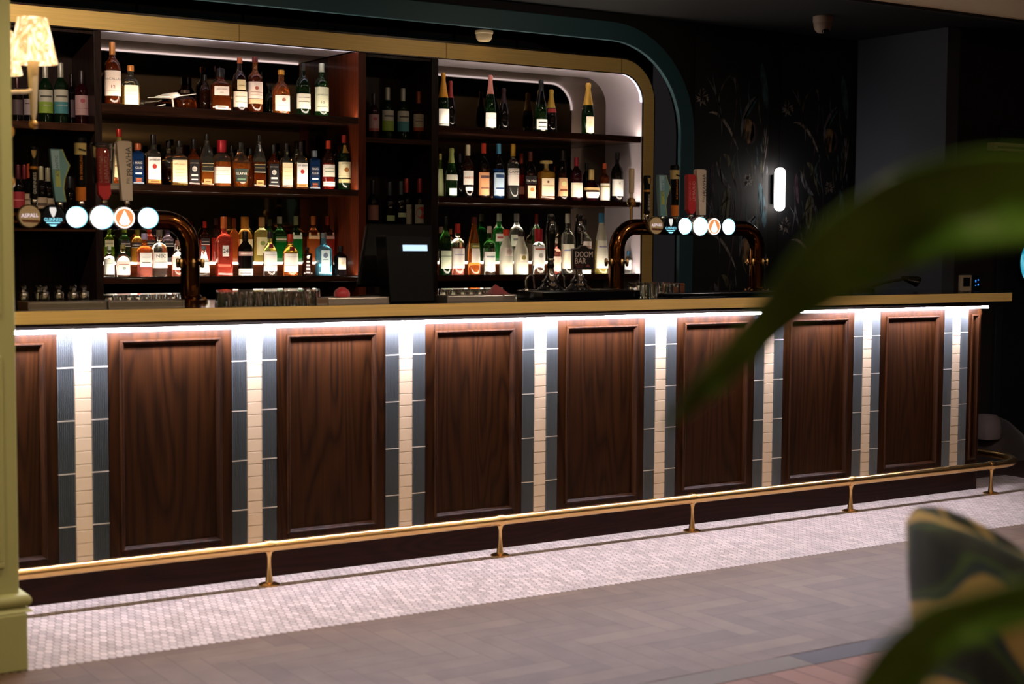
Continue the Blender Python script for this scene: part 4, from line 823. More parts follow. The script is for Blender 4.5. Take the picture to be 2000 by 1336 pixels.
row(1.967, 2.33, [
 (730, 183, 21, 'bordeaux', 'wine', 'wine', '#2a2024', .76, [(.18, .54, .95, '#b08a8e', [('o', .44, .04, '#a04a58'), ('=', .21, .05, '#a04a48')])], 'wine bottle with dusty pink label'),
 (757, 171, 24, 'bordeaux', 'dgreen', 'dgreen', '#97938a', .76, [(.17, .56, .95, '#b4b0a4', [('=', .265, .19, '#7f9a34'), ('-', .45, .03, '#4a4842')])], 'wine bottle with grey and green label'),
 (787, 173, 24, 'bordeaux', 'dgreen', 'dgreen', '#97938a', .76, [(.17, .56, .95, '#b4b0a4', [('=', .265, .19, '#3f7c86'), ('-', .45, .03, '#4a4842')])], 'wine bottle with grey and teal label'),
 (818, 179, 24, 'bordeaux', 'wine', 'wine', '#9c4a38', .76, [(.22, .54, .95, '#b5a890', [('-', .46, .012, '#5a5048'), ('-', .40, .012, '#5a5048'), ('=', .24, .07, '#a0432a')])], 'wine bottle with cream label and rust band'),
], 'middle wine rack, upper shelf', 'wine bottles in the middle rack', 'wine_bottle')
row(1.39, 2.33, [
 (728, 352, 22, 'bordeaux', 'black', 'black', '#1f191c', .76, [(.30, .56, .95, '#8a5a50', [])], 'dark wine bottle with brown red label, leftmost'),
 (761, 356, 22, 'bordeaux', 'black', 'black', '#2f3438', .76, [(.30, .40, .6, '#8a9a6a', [])], 'dark wine bottle with grey capsule, second from left'),
 (783, 354, 22, 'bordeaux', 'black', 'black', '#3a3f42', .76, [(.36, .44, .6, '#9aa27a', [])], 'dark wine bottle with a pale swoosh label'),
 (794, 349, 22, 'bordeaux', 'black', 'black', '#a3322c', .76, [(.14, .56, .95, '#9a9078', [])], 'dark wine bottle with red capsule and beige label', {'y': 2.38}),
 (820, 349, 24, 'bordeaux', 'black', 'black', '#a3322c', .76, [(.24, .56, .95, '#a29c8c', [('o', .42, .10, '#b03a34')])], 'dark wine bottle with round red emblem, rightmost'),
], 'middle wine rack, lower shelf', 'wine bottles in the middle rack', 'wine_bottle')
# aeroplane model, squat decanter
t = thing('model_airplane', (2.95, 2.36, zm[0]), 'small white model airplane on a stand on the top shelf of the wide niche', 'ornament')
WHT = mat('white_enamel', '#eee6dc', .25, coat=.4)
pA, pB, pCc, pT = at(288, 190, 2.36), at(383, 183, 2.36), at(335, 187, 2.36), at(290, 203, 2.36)
b = MB(); b.tube([pCc+Vector((.03, -.05, .0)), pCc+Vector((.02, -.035, .004)), pCc, pCc+Vector((-.03, .05, 0)), pCc+Vector((-.06, .09, -.004))], [.004, .014, .017, .012, .004], 12); b.build('fuselage', WHT, t)
b = MB(); b.add([pA, pA+Vector((.008, .012, 0)), pCc+Vector((0, .014, 0)), pB+Vector((.0, .012, 0)), pB, pCc+Vector((.0, -.014, -.002)), pA-Vector((0, 0, .003)), pB-Vector((0, 0, .003)), pCc+Vector((0, -.010, -.009))],
     [(0, 1, 2, 5), (5, 2, 3, 4), (6, 8, 5, 0), (8, 7, 4, 5), (6, 1, 0), (7, 4, 3), (8, 6, 1, 2), (7, 8, 2, 3)]); b.build('wings', WHT, t)
b = MB(); b.tube([(pCc.x+.004, 2.36, pCc.z-.01), (pCc.x+.012, 2.36, zm[0]+.004)], .005, 8); b.lathe([(.035, zm[0]), (.035, zm[0]+.004), (0, zm[0]+.006)], (pCc.x+.012, 2.36, 0), 18); b.build('stand', WHT, t)
b = MB(); b.tube([(pT.x-.02, 2.33, zm[0]+.004), (pT.x+.03, 2.33, zm[0]+.012), (pT.x+.09, 2.35, zm[0]+.03)], .0035, 8); b.build('propeller_blade', WHT, t)
row(zm[0], 2.44, [(362, 176, 44, 'squat', 'damber', 'brown', '#4a3a30', .86, [], 'low wide amber decanter behind the model airplane')], 'wide niche, top shelf', G1, 'decanter', 'decanter')
# ================================================================== THINGS ON THE COUNTER
CT = 1.106
BK = mat('badge_dark', '#0c1218', .3)
def badge(p, kind, font, yb):
    r = .0485 if kind == 'white2' else .0435
    b = MB(); b.lathe([(r*.55, .055), (r*.9, .03), (r+.003, .012), (r+.003, .0), (r*.97, -.004)], (p.x, yb, p.z), 32, ax='y')
    rim = {'white': 'rim_blue', 'white2': 'rim_silver', 'flame': 'rim_silver', 'stout': 'badge_dark', 'ale': 'rim_tan'}[kind]
    cols = {'rim_blue': '#1c3442', 'rim_silver': '#9a9690', 'rim_tan': '#7a6648', 'badge_dark': '#0c1218'}
    o = b.build('badge_housing', mat(rim, cols[rim], .2, .5), font)
    yf = yb-.0045; b = MB(); b.lathe([(r*.96, 0), (r*.93, -.004), (0, -.004)], (p.x, yf, p.z), 32, 0, ax='y')
    def D(u, v, k=0): return (p.x+u, yf-.0048-k, p.z+v)
    mats = []
    if kind == 'white': mats = [led('badge_white', '#f2fbff', 3.2), led('badge_cyan', '#7fd8ea', 1.6)]; 
    elif kind == 'white2': mats = [led('badge_white2', '#fff8fb', 4.0), led('badge_cyan', '#7fd8ea', 1.6)]
    elif kind == 'flame': mats = [mat('badge_orange', '#d8834a', .4, emit='#e8955a', es=.9), led('flame_white', '#fff2ec', 2.2)]
    elif kind == 'stout': mats = [BK, led('stout_white', '#e9e2da', 1.0), led('stout_blue', '#8fe0f0', 1.6)]
    else: mats = [mat('badge_tan', '#a68b62', .5, emit='#a68b62', es=.25), led('ale_white', '#f6e0ee', 1.1), mat('ribbon_brown', '#6e3a1e', .5)]
    if kind in ('white', 'white2'):
        pts = [(r*.955*cos(a*PI/16), r*.955*sin(a*PI/16)) for a in range(32)]; q = [(r*.86*cos(a*PI/16), r*.86*sin(a*PI/16)) for a in range(32)]
        b.add([D(*u) for u in pts]+[D(*u) for u in q], [(i, (i+1) % 32, 32+(i+1) % 32, 32+i) for i in range(32)], 1)
    if kind == 'flame':
        for sx in (1,):
            b.add([D(u, v) for u, v in [(0, .030), (.009, .012), (.017, -.003), (.022, -.016), (.014, -.028), (0, -.031), (-.014, -.028), (-.022, -.016), (-.017, -.003), (-.009, .012)]], [tuple(range(10))], 1)
        pts = [(r*.96*cos(a*PI/16), r*.96*sin(a*PI/16)) for a in range(32)]; q = [(r*.84*cos(a*PI/16), r*.84*sin(a*PI/16)) for a in range(32)]
        b.add([D(*u) for u in pts]+[D(*u) for u in q], [(i, (i+1) % 32, 32+(i+1) % 32, 32+i) for i in range(32)], 1)
    if kind == 'stout':
        b.add([D(u, v) for u, v in [(-.013, .036), (.010, .036), (.013, .025), (.009, .010), (.003, -.002), (-.003, -.001), (-.009, .012), (-.014, .026)]], [tuple(range(8))], 1)
        b.text('GUINNESS', lambda u, v: D(u, v-.011, .0005), .013, 2, .070)
        b.add([D(u, v) for u, v in [(-.028, -.021), (.028, -.021), (.025, -.025), (-.025, -.025)]], [(0, 1, 2, 3)], 2)
        b.add([D(u, v) for u, v in [(-.017, -.030), (.017, -.030), (.008, -.037), (-.008, -.037)]], [(0, 1, 2, 3)], 2)
    if kind == 'ale':
        b.text('ASPALL', lambda u, v: D(u, v+.004+u*.05, .0005), .015, 1, .066)
        b.add([D(u, v, .0003) for u, v in [(-.032, -.012), (.034, -.014), (.036, -.024), (-.026, -.022)]], [(0, 1, 2, 3)], 2)
    f = b.build('badge_face', mats, o); f['label'] = {'white': 'glowing white disc with cyan rim', 'white2': 'glowing white disc', 'flame': 'lit orange disc with white flame', 'stout': 'black disc with harp and white lettering', 'ale': 'tan disc with brown ribbon'}[kind]
def slab(b, outline, yc, th, m=0):
    b.prism(outline, yc-th/2, yc+th/2, 'xz', m)
def vtext(b, s, x, zc, y, h, length, m):     # lettering reading upwards
    b.text(s, lambda u, v: (x-v, y, zc+u), h, m, length)
def handle(x, y, zb, zt, kind, font, lean=0):
    H = zt-zb; b = MB(); zj = zb-.0
    nk = MB(); nk.lathe([(.010, zb-.055), (.008, zb-.03), (.013, zb-.02), (.014, zb-.008), (.009, zb+.002), (0, zb+.003)], (x, y, 0), 14); nk.tube([(x, y, zb-.03), (x, y-.03, zb-.035)], .008, 10)
    if kind == 'wheat':
        slab(b, [(x-.021, zb), (x+.021, zb), (x+.031, zt-.004), (x+.02, zt), (x-.022, zt), (x-.031, zt-.006)], y, .03)
        vtext(b, 'PRAVHA', x+.014, zb+H*.66, y-.0158, .022, H*.48, 1); vtext(b, 'Pils', x+.006, zb+H*.34, y-.0156, .014, H*.10, 2)
        mats = [mat('handle_cream', '#e6d6c4', .5), mat('handle_black_print', '#1c191a', .6), mat('handle_grey_print', '#5c5550', .6)]; lab = 'cream flared handle with black lettering'
    elif kind == 'leaf':
        o1 = [(x-.018, zb), (x+.024, zb), (x+.018, zb+H*.25), (x+.026, zb+H*.45), (x+.048, zb+H*.70), (x+.034, zb+H*.82), (x+.022, zt), (x-.026, zt), (x-.024, zb+H*.5)]
        slab(b, o1, y, .024)
        b.add([(u, y-.0125, v) for u, v in [(x-.024, zt-.005), (x+.008, zt-.005), (x+.006, zb+H*.62), (x-.021, zb+H*.62)]], [(0, 1, 2, 3)], 1)
        b.add([(u, y-.0125, v) for u, v in [(x-.012, zb+H*.6), (x+.006, zb+H*.6), (x+.008, zb+H*.28), (x-.014, zb+H*.28)]], [(0, 1, 2, 3)], 2)
        e = [(x+.024, zb), (x+.018, zb+H*.25), (x+.026, zb+H*.45), (x+.048, zb+H*.70), (x+.034, zb+H*.82), (x+.022, zt)]
        b.add([(u, y-.0126, v) for u, v in e]+[(u-.004, y-.0126, v) for u, v in e], [(i, i+1, 7+i, 6+i) for i in range(5)], 3)
        vtext(b, 'ATLANTIC', x-.004, zb+H*.68, y-.013, .012, H*.4, 4)
        mats = [mat('handle_teal', '#74a6ac', .4), mat('handle_pale_blue', '#a8cfdc', .5), mat('handle_green', '#b4c266', .5), mat('handle_edge', '#b8bc62', .5), mat('handle_slate', '#3c545e', .5)]; lab = 'blue green pointed handle with yellow edge'
    elif kind == 'gold':
        b.lathe([(.0195, zb), (.020, zb+H*.21), (.0205, zb+H*.23), (.0225, zt-.072), (.0228, zt-.070), (.0238, zt-.024), (.024, zt-.022), (.0245, zt-.008), (.020, zt), (0, zt+.002)], (x, y, 0), 24, mf=lambda z: 1 if zt-.0705 < z < zt-.0235 else (2 if z < zb+H*.215 else 0))
        vtext(b, 'IN SPARKLING', x-.004, zb+H*.52, y-.0232, .010, H*.38, 3)
        b.prof = 0
        b.v = b.v; mats = [BLACK, mat('handle_gold_band', '#dcc788', .5, 0), mat('handle_orange', '#dc7c26', .4), mat('handle_orange_print', '#e0862c', .5)]; lab = 'tall black handle with pale gold band and orange foot'
        b.add([(x-.014, y-.0275, zt-.045), (x+.014, y-.0275, zt-.052), (x+.014, y-.0275, zt-.058), (x-.014, y-.0275, zt-.052)], [(0, 1, 2, 3)], 0)
    elif kind == 'red':
        slab(b, [(x-.008, zb), (x+.012, zb), (x+.026, zb+.022), (x+.027, zt-.01), (x+.02, zt), (x-.02, zt), (x-.026, zt-.01), (x-.024, zb+.022)], y, .03)
        vtext(b, 'LIMARIO', x+.012, zb+H*.58, y-.0156, .018, H*.5, 1); vtext(b, 'LIMARIO', x-.014, zb+H*.58, y-.0156, .008, H*.5, 1)
        mats = [mat('handle_red', '#d23a3e', .35), mat('handle_pink_print', '#f0b0aa', .5)]; lab = 'red plank handle with pale lettering'
    elif kind == 'stout':
        b.lathe([(.016, zb), (.0155, zb+H*.48), (.017, zb+H*.56), (.0175, zb+H*.575), (.0175, zb+H*.625), (.017, zb+H*.64), (.0165, zb+H*.70), (.0215, zt-.02), (.018, zt), (0, zt+.002)], (x, y, 0), 20, mf=lambda z: 1 if zb+H*.576 < z < zb+H*.626 else 0)
        b.add([(u, y-.0222, v) for u, v in [(x-.014, zt-.012), (x+.006, zt-.012), (x+.004, zt-.032), (x-.003, zt-.044), (x-.010, zt-.032)]], [(0, 1, 2, 3, 4)], 3)
        vtext(b, 'GUINNESS', x, zb+H*.30, y-.0175, .011, H*.42, 2)
        mats = [BLACK, mat('handle_amber', '#c98a3a', .35, .4), mat('handle_white_print', '#e6e0d8', .5), mat('harp_gold', '#b89a5a', .4)]; lab = 'black handle with gold harp and white lettering'
    else:
        b.lathe([(.010, zb+.0), (.010, zb+.02), (.014, zb+.024), (.0145, zt-.01), (.012, zt), (0, zt)], (x, y, 0), 16); mats = [mat('handle_ivory', '#dcc6a6', .5)]; lab = 'slim ivory handle on a brass ball'
        nk.lathe([(0, zb-.045), (.016, zb-.04), (.024, zb-.022), (.016, zb-.004), (0, zb)], (x, y, 0), 20); nk.tube([(x, y, zb-.05), (x, y, zb-.11)], .008, 10)
    if lean:
        for k, (vx, vy, vz) in enumerate(b.v): b.v[k] = (vx+(vz-zb)*lean, vy, vz)
    o = b.build('tap_handle', mats, font, bevel=.0015 if kind in ('wheat', 'red', 'leaf') else 0); o['label'] = lab
    nk.build('tap_neck', CHROME if kind != 'ivory' else POLBRASS, o)
def font_tower(x0, x1, yy, lab, badges, handles):
    t = thing('beer_tap_tower', ((x0+x1)/2, yy, CT), lab, 'beer taps')
    r = .040; zt = 1.447; rad = .115; b = MB()
    path = [(x0, yy, CT+.02), (x0, yy, zt-rad)]+[(x0+rad-rad*cos(R(a)), yy, zt-rad+rad*sin(R(a))) for a in range(9, 91, 9)]
    path += [(x1-rad+rad*sin(R(a)), yy, zt-rad+rad*cos(R(a))) for a in range(0, 90, 9)]+[(x1, yy, zt-rad), (x1, yy, CT+.02)]
    b.tube(path, r, 28); b.build('arched_tube', TUBEBRASS, t)
    for x in (x0, x1):
        b = MB(); b.lathe([(.072, CT), (.072, CT+.012), (.052, CT+.018), (.044, CT+.03)], (x, yy, 0), 28); b.build('base_flange', TUBEBRASS, t)
        b = MB(); b.lathe([(.041, 1.262), (.052, 1.264), (.052, 1.276), (.041, 1.278)], (x, yy, 0), 28); b.build('collar', TUBEBRASS, t)
        for k in range(6):
            a = k*PI/3+.4; b = MB(); b.lathe([(.004, 1.25), (.008, 1.254), (.009, 1.27), (.008, 1.286), (.004, 1.290)], (x+.052*cos(a), yy+.052*sin(a), 0), 10); b.build('collar_bolt', POLBRASS, t)
            b = MB(); b.lathe([(.006, CT+.012), (.006, CT+.022), (0, CT+.025)], (x+.06*cos(a), yy+.06*sin(a), 0), 8); b.build('base_bolt', POLBRASS, t)
    for xc_, kind in badges: badge(Vector((xc_, 0, 1.453)), kind, t, .30)
    for (px, py0, py1, kind, lean) in handles:
        pb, pt = at(px, py1, yy-.02), at(px, py0, yy-.02)
        if kind == 'ivory': pb.z = at(px, 386, yy-.02).z
        handle(pb.x, yy-.02, pb.z, pt.z, kind, t, lean)
    for xc_, kind in ():
        b = MB(); b.tube([(xc_-.01, yy-.03, 1.40), (xc_-.01, yy-.09, 1.38), (xc_-.01, yy-.10, 1.33)], [.013, .011, .008], 10); b.build('spout', CHROME, t)
    return t
FB = [(0, 'ale'), (.09, 'stout'), (.184, 'white'), (.285, 'white2'), (.374, 'flame'), (.473, 'white')]
font_tower(1.41, 2.31, .40, 'arched brass beer tap tower with six round badges beside the green column', [(1.621+d, k) for d, k in FB],
  [(66, 288, 388, 'stout', 0), (116, 292, 394, 'leaf', -.05), (158, 268, 392, 'gold', 0), (203, 288, 390, 'red', -.04), (247, 276, 392, 'wheat', -.05)])
font_tower(4.535, 5.47, .40, 'arched brass beer tap tower with lit round badges at the right', [(4.700+d*1.002, k) for d, k in FB],
  [(1233, 329, 386, 'ivory', 0), (1263, 343, 418, 'stout', 0), (1293, 342, 422, 'leaf', -.03), (1318, 323, 422, 'gold', -.02), (1348, 341, 418, 'red', -.02), (1369, 331, 420, 'wheat', -.05)])
# upturned tall glass over the red handle
def tumbler(name, x, y, z, H, r0, r1, label, group, inv=False, ridge=0):
    b = MB(); th = .0022
    o = [(0, 0), (r0*.96, 0), (r0, .003), (r1, H), (r1-th, H), (r0-th, .010), (0, .010)]
    if inv: o = [(r, H-zz) for r, zz in o]
    b.lathe(o, seg=20); ob = b.build(name, GLASS, world=False); ob.location = (x, y, z); return tag(ob, label, 'glass', group)
p = at(202, 322, .38); pz = at(202, 358, .38).z; pt = at(202, 280, .38).z
tumbler('pint_glass', p.x, .38, pz, pt-pz, .050, .040, 'clear glass upturned over the red tap handle', None, True)
# raised black drip boxes
def blk(name, x0, x1, y0, y1, h, lab, cat, m=BLACKGLOSS, z=CT):
    b = MB(); b.box(x0, x1, y0, y1, z, z+h); return tag(b.build(name, m, bevel=.003), lab, cat)
drt = thing('drip_tray', (4.2, .12, CT), 'long black drip tray in front of the hand pumps', 'drip tray')
b = MB(); b.box(3.84, 4.40, .03, .25, CT, CT+.038); b.build('tray_body', BLACKGLOSS, drt, bevel=.004)
b = MB()
for k in range(26): b.box(3.86+k*.02, 3.872+k*.02, .045, .235, CT+.038, CT+.041)
b.build('tray_grille', mat('dark_steel', '#2a292b', .3, .8), drt)
dr2 = thing('drip_tray', (4.98, .20, CT), 'long thin black drip tray below the right tap tower', 'drip tray')
b = MB(); b.box(4.60, 5.42, .08, .30, CT, CT+.018); b.build('tray_body', BLACKGLOSS, dr2, bevel=.003)
b = MB(); b.box(4.61, 5.41, .088, .092, CT+.018, CT+.021); b.build('tray_rim', CHROME, dr2)
blk('drip_tray', 1.55, 2.18, .16, .32, .012, 'flat black drip tray under the left tap tower badges', 'drip tray')
def wait(px0, px1, y, dy, lab, m=RIBMAT, h=.026):
    xa, xb = at(px0, 590, y).x, at(px1, 590, y).x
    t = thing('bar_tray', ((xa+xb)/2, y, CT), lab, 'tray')
    b = MB(); b.box(xa, xb, y, y+dy, CT, CT+h); b.build('tray_body', m, t, bevel=.003)
    b = MB(); b.box(xa-.004, xb+.004, y-.004, y, CT, CT+.004); b.box(xa-.004, xa, y, y+dy, CT, CT+h+.002); b.box(xb, xb+.004, y, y+dy, CT, CT+h+.002); b.build('tray_rim', STEEL, t)
SILV = mat('tray_silver', '#bdb2a8', .3, .75)
wait(57, 206, -.02, .14, 'long ribbed steel bar tray nearest the green column'); wait(214, 358, -.02, .14, 'ribbed steel bar tray left of the tap column foot')
wait(605, 640, -.02, .10, 'short brown ribbed tray at the end of the tumblers', mat('brown_mat', '#6a5240', .5)); wait(641, 758, -.02, .14, 'bright steel bar tray left of the till', SILV)
wait(875, 983, .0, .14, 'bright steel bar tray right of the till', SILV); wait(985, 1006, .03, .08, 'small ribbed steel block tray beside the red napkin', STEEL)
# tumblers on the counter
def glasses(px0, px1, n, ys, H, r, group, text, inv=True, z=CT):
    first = None
    for j, y in enumerate(ys):
        for i in range(n):
            x0, x1 = at(px0, 590, y).x, at(px1, 590, y).x
            x = x0+(x1-x0)*(i+.5*(j % 2)*.6)/max(1, n-1)+random.uniform(-.002, .002)
            if first is None: first = tumbler('tumbler', x, y, z, H, r*.86, r, text % ('front', ORD[i]), group, inv); o = first
            else: o = first.copy(); COL.objects.link(o); o.location = (x, y, z)
            o['label'] = text % (('front', 'second', 'third', 'fourth')[j], ORD[i]+' from left')
glasses(434, 606, 10, (-.03, .055, .14, .225), .058, .031, 'upturned tumblers by the steel tray', 'clear upturned tumbler, %s row between tap column and steel tray, %s')
glasses(214, 336, 8, (.15, .215), .046, .028, 'small glasses behind the left ribbed tray', 'small clear glass, %s row behind the ribbed tray, %s')
glasses(866, 968, 7, (.17, .24), .050, .029, 'small glasses behind the tray right of the till', 'small clear glass, %s row right of the till, %s')
glasses(1256, 1272, 2, (.02,), .074, .034, 'clear tumblers under the right tap tower', 'taller clear tumbler, %s pair left of the copper tin, %s', False)
glasses(1240, 1300, 4, (.16,), .068, .032, 'clear tumblers under the right tap tower two', 'clear tumbler, %s of the back row under the right tower, %s', False)
glasses(1305, 1318, 2, (.24,), .06, .028, 'stem glasses at the right', 'small upturned glass, %s pair just left of the copper tin, %s')
# shakers
for i, px in enumerate((45, 75, 86, 114, 143, 163)):
    y = .47+.04*(i % 2); p = at(px, 590, y); hh = at(px, 557, y).z-CT
    t = thing('bottle_pourer' if 0 else 'cocktail_shaker', (p.x, y, CT), 'small steel cocktail shaker with domed cap, %s from the green column' % ORD[i], 'shaker', 'steel shakers in a row')
    b = MB(); b.lathe([(.020, 0), (.021, .003), (.0215, hh*.55), (.019, hh*.62), (.012, hh*.66)], seg=18); o = b.build('shaker_body', CHROME, t, world=False)
    b = MB(); b.lathe([(.012, hh*.66), (.010, hh*.72), (.0135, hh*.78), (.014, hh*.92), (.008, hh), (0, hh)], seg=18); o = b.build('shaker_cap', CHROME, t, world=False)
# hand pumps
def pump(px, px_top, lab, y, clip):
    p = at(px, 568, y); zb = CT+.041 if 3.84 < p.x < 4.4 and .03 < y < .25 else CT
    t = thing('hand_pump', (p.x, y, zb), lab, 'beer pump'); x = p.x; zt = at(px_top, 417, y).z
    b = MB(); b.lathe([(.058, zb), (.06, zb+.006), (.045, zb+.016), (.036, zb+.03), (.04, zb+.04), (.028, zb+.052), (.018, zb+.075), (.016, zb+.10)], (x, y, 0), 24); b.build('pump_base', CHROME, t)
    b = MB(); b.lathe([(.014, zb+.10), (.019, zb+.11), (.015, zb+.125), (.013, zb+.14), (.018, zb+.17), (.0235, zb+.26), (.021, zt-.05), (.012, zt-.035), (.018, zt-.018), (.014, zt-.004), (0, zt)], (x, y, 0), 24); b.build('pump_handle', BLACKGLOSS, t)
    b = MB(); b.lathe([(.0165, zb+.132), (.019, zb+.138), (.0165, zb+.145)], (x, y, 0), 20); b.lathe([(.019, zt-.048), (.0215, zt-.044), (.017, zt-.037)], (x, y, 0), 20); q = b.build('chrome_rings', CHROME, t)
    if clip:
        xa, xb = at(1115, 500, y-.03).x, at(1158, 500, y-.03).x; z0, z1 = at(1130, 527, y-.03).z, at(1130, 485, y-.03).z; yc = y-.035; xm = (xa+xb)/2
        b = MB(); out = [(xa, z0), (xb, z0), (xb, z1-.002), (xm+.03, z1+.002), (xm+.014, z1+.014), (xm-.014, z1+.014), (xm-.03, z1+.002), (xa, z1-.002)]
        slab(b, out, yc, .012, 0); inn = [(xm+(u-xm)*.93, (z0+z1)/2+(v-(z0+z1)/2)*.94) for u, v in out]; slab(b, inn, yc-.0065, .002, 1)
        w_ = xb-xa; h_ = z1-z0; F_ = lambda ux, uz: (lambda u, v: (xm+ux*w_+u, yc-.0082, z0+uz*h_+v))
        b.text('DOOM', F_(.02, .72), h_*.28, 2, w_*.78); b.text('BAR', F_(-.13, .42), h_*.26, 2, w_*.50)
        b.text('AMBER ALE', F_(-.18, .20), h_*.07, 3, w_*.36); b.text('CORNWALL', F_(-.2, .11), h_*.05, 3, w_*.3)
        b.add([(xm+.012, yc-.0082, z0+.012), (xm+.036, yc-.0082, z0+.012), (xm+.034, yc-.0082, z0+.020), (xm+.028, yc-.0082, z0+.024), (xm+.026, yc-.0082, z0+.029), (xm+.022, yc-.0082, z0+.024), (xm+.014, yc-.0082, z0+.02)], [tuple(range(7))], 3)
        o = b.build('pump_clip', [STEEL, mat('clip_black', '#17100f', .4), mat('clip_letters', '#c4b4aa', .5), mat('clip_maroon', '#7a3a38', .5)], t); o['label'] = 'black badge reading DOOM BAR'
        b = MB(); vtext(b, 'SHARP BREWERY', x-.002, zb+.22, y-.0235, .010, .11, 0); b.text('SB', lambda u, v: (x+u-.007, y-.0215, zt-.075+v), .012, 0); o2 = b.build('handle_lettering', mat('clip_letters2', '#a89c94', .5), t)
pump(1075, 1075, 'tall black hand pump with chrome base, the left of two', .14, False)
pump(1130, 1130, 'black hand pump carrying the square badge, the right of two', .14, True)
for i, (px, y) in enumerate(((1035, .10), (1094, .21))):
    p = at(px, 570, y); zb = CT+.041; t = thing('swan_neck_tap', (p.x, y, zb), ('chrome swan neck spout left of both hand pumps', 'chrome swan neck spout between the hand pumps')[i], 'spout')
    b = MB(); r = .020; b.tube([(p.x-r, y, zb+.0), (p.x-r, y, zb+.045)]+[(p.x-r*cos(R(a)), y, zb+.045+r*1.3*sin(R(a))) for a in range(15, 180, 15)]+[(p.x+r, y, zb+.045), (p.x+r+.006, y, zb+.01)], .0055, 10); b.build('neck_pipe', CHROME, t)
    b = MB(); b.lathe([(.013, zb), (.012, zb+.006), (.007, zb+.01)], (p.x-r, y, 0), 12); b.build('base_nut', CHROME, t)
# till: monitor back and customer display
t = thing('till_monitor', (3.12, .38, CT), 'large black till monitor seen from behind', 'till')
def quadbox(b, P, d):
    v = [Vector(q) for q in P]; n = (v[1]-v[0]).cross(v[3]-v[0]).normalized()*d
    b.add(v+[q+n for q in v], [(0, 3, 2, 1), (4, 5, 6, 7), (0, 1, 5, 4), (1, 2, 6, 5), (2, 3, 7, 6), (3, 0, 4, 7)])
ya, yt = .22, .36
P = [at(700, 556, ya), at(850, 552, ya), at(846, 437, yt), at(718, 435, yt)]
b = MB(); quadbox(b, P, -.035); b.build('monitor_shell', BLACK, t, bevel=.008)
b = MB(); c0 = (P[0]+P[1])/2; b.box(c0.x-.09, c0.x+.09, .26, .42, CT, CT+.02); b.box(c0.x-.04, c0.x+.04, .30, .36, CT+.02, CT+.16); b.build('monitor_stand', BLACK, t, bevel=.006)
t = thing('customer_display', (3.18, .06, CT), 'black upright customer display box with a small lit blue screen', 'display')
pa, pb = at(763, 592, .03), at(850, 592, .03); zt = at(800, 461, .06).z
b = MB(); v = [(pa.x, .03, CT), (pb.x, .03, CT), (pb.x+.004, .07, zt), (pa.x-.002, .07, zt)]
b.add(v+[(x, y+.10, z) for x, y, z in v], [(0, 1, 2, 3), (5, 4, 7, 6), (1, 5, 6, 2), (4, 0, 3, 7), (3, 2, 6, 7), (0, 4, 5, 1)]); b.build('display_body', BLACK, t, bevel=.006)
s0, s1 = at(785, 490, .064), at(833, 478.5, .064)
b = MB(); b.add([(s0.x, .0545, s0.z), (s1.x, .0545, s0.z), (s1.x, .0585, s1.z), (s0.x, .0585, s1.z)], [(0, 1, 2, 3)]); b.build('lit_screen', led('screen_blue', '#c4e2ff', 1.3), t)
# small things
def at_c(px, y): p = at(px, 590, y); return p.x
x = at_c(668, .06); b = MB(); b.lathe([(.032, CT+.028), (.034, CT+.04), (.028, CT+.055), (.012, CT+.066), (0, CT+.068)], (x, .06, 0), 18)
b.v = [(vx, vy, vz) for vx, vy, vz in b.v]; tag(b.build('folded_cap', mat('red_cloth', '#a8232c', .45, sheen=.4)), 'small round red cloth lying on the bright steel tray left of the till', 'cloth')
x = at_c(970, .08); b = MB(); b.add([(x-.05, .03, CT+.028), (x+.05, .04, CT+.028), (x+.03, .13, CT+.028), (x-.04, .12, CT+.028), (x-.005, .08, CT+.075), (x+.018, .085, CT+.055), (x-.028, .075, CT+.052)], [(0, 1, 5, 4, 6), (1, 2, 5), (2, 3, 4, 5), (3, 0, 6, 4), (0, 3, 2, 1)])
tag(b.build('napkin', mat('red_napkin', '#7d1f26', .6, sheen=.4), bevel=.003), 'crumpled dark red napkin on the steel tray right of the till', 'napkin')
x0_, x1_ = at_c(1315, .42), at_c(1357, .42); b = MB(); b.box(x0_, x1_, .50, .58, CT, CT+.052); tag(b.build('copper_tin', mat('copper', '#a0644a', .35, .7), bevel=.004), 'low copper tin on the counter beneath the right tap tower', 'tin')
p = at(1785, 570, .45); t = thing('desk_lamp', (p.x-.15, .45, CT), 'low dark desk lamp folded down on the far end of the counter', 'lamp')
b = MB(); b.tube([(p.x-.34, .5, CT+.012), (p.x-.2, .48, CT+.045), (p.x-.08, .46, CT+.062)], .008, 8); b.build('arm', BLACK, t)
b = MB(); b.lathe([(.05, CT), (.05, CT+.012), (.02, CT+.018)], (p.x-.34, .5, 0), 18); b.build('base', BLACK, t)
b = MB(); b.tube([(p.x-.09, .46, CT+.07), (p.x, .44, CT+.052), (p.x+.012, .437, CT+.045)], [.012, .03, .033], 14); b.build('lamp_head', BLACKGLOSS, t)
b = MB(); b.lathe([(0, 0), (.008, .002), (.01, .008), (0, .016)], (p.x+.018, .43, CT+.04), 10); b.build('bulb', mat('grey_bulb', '#9a9aa0', .3), t)
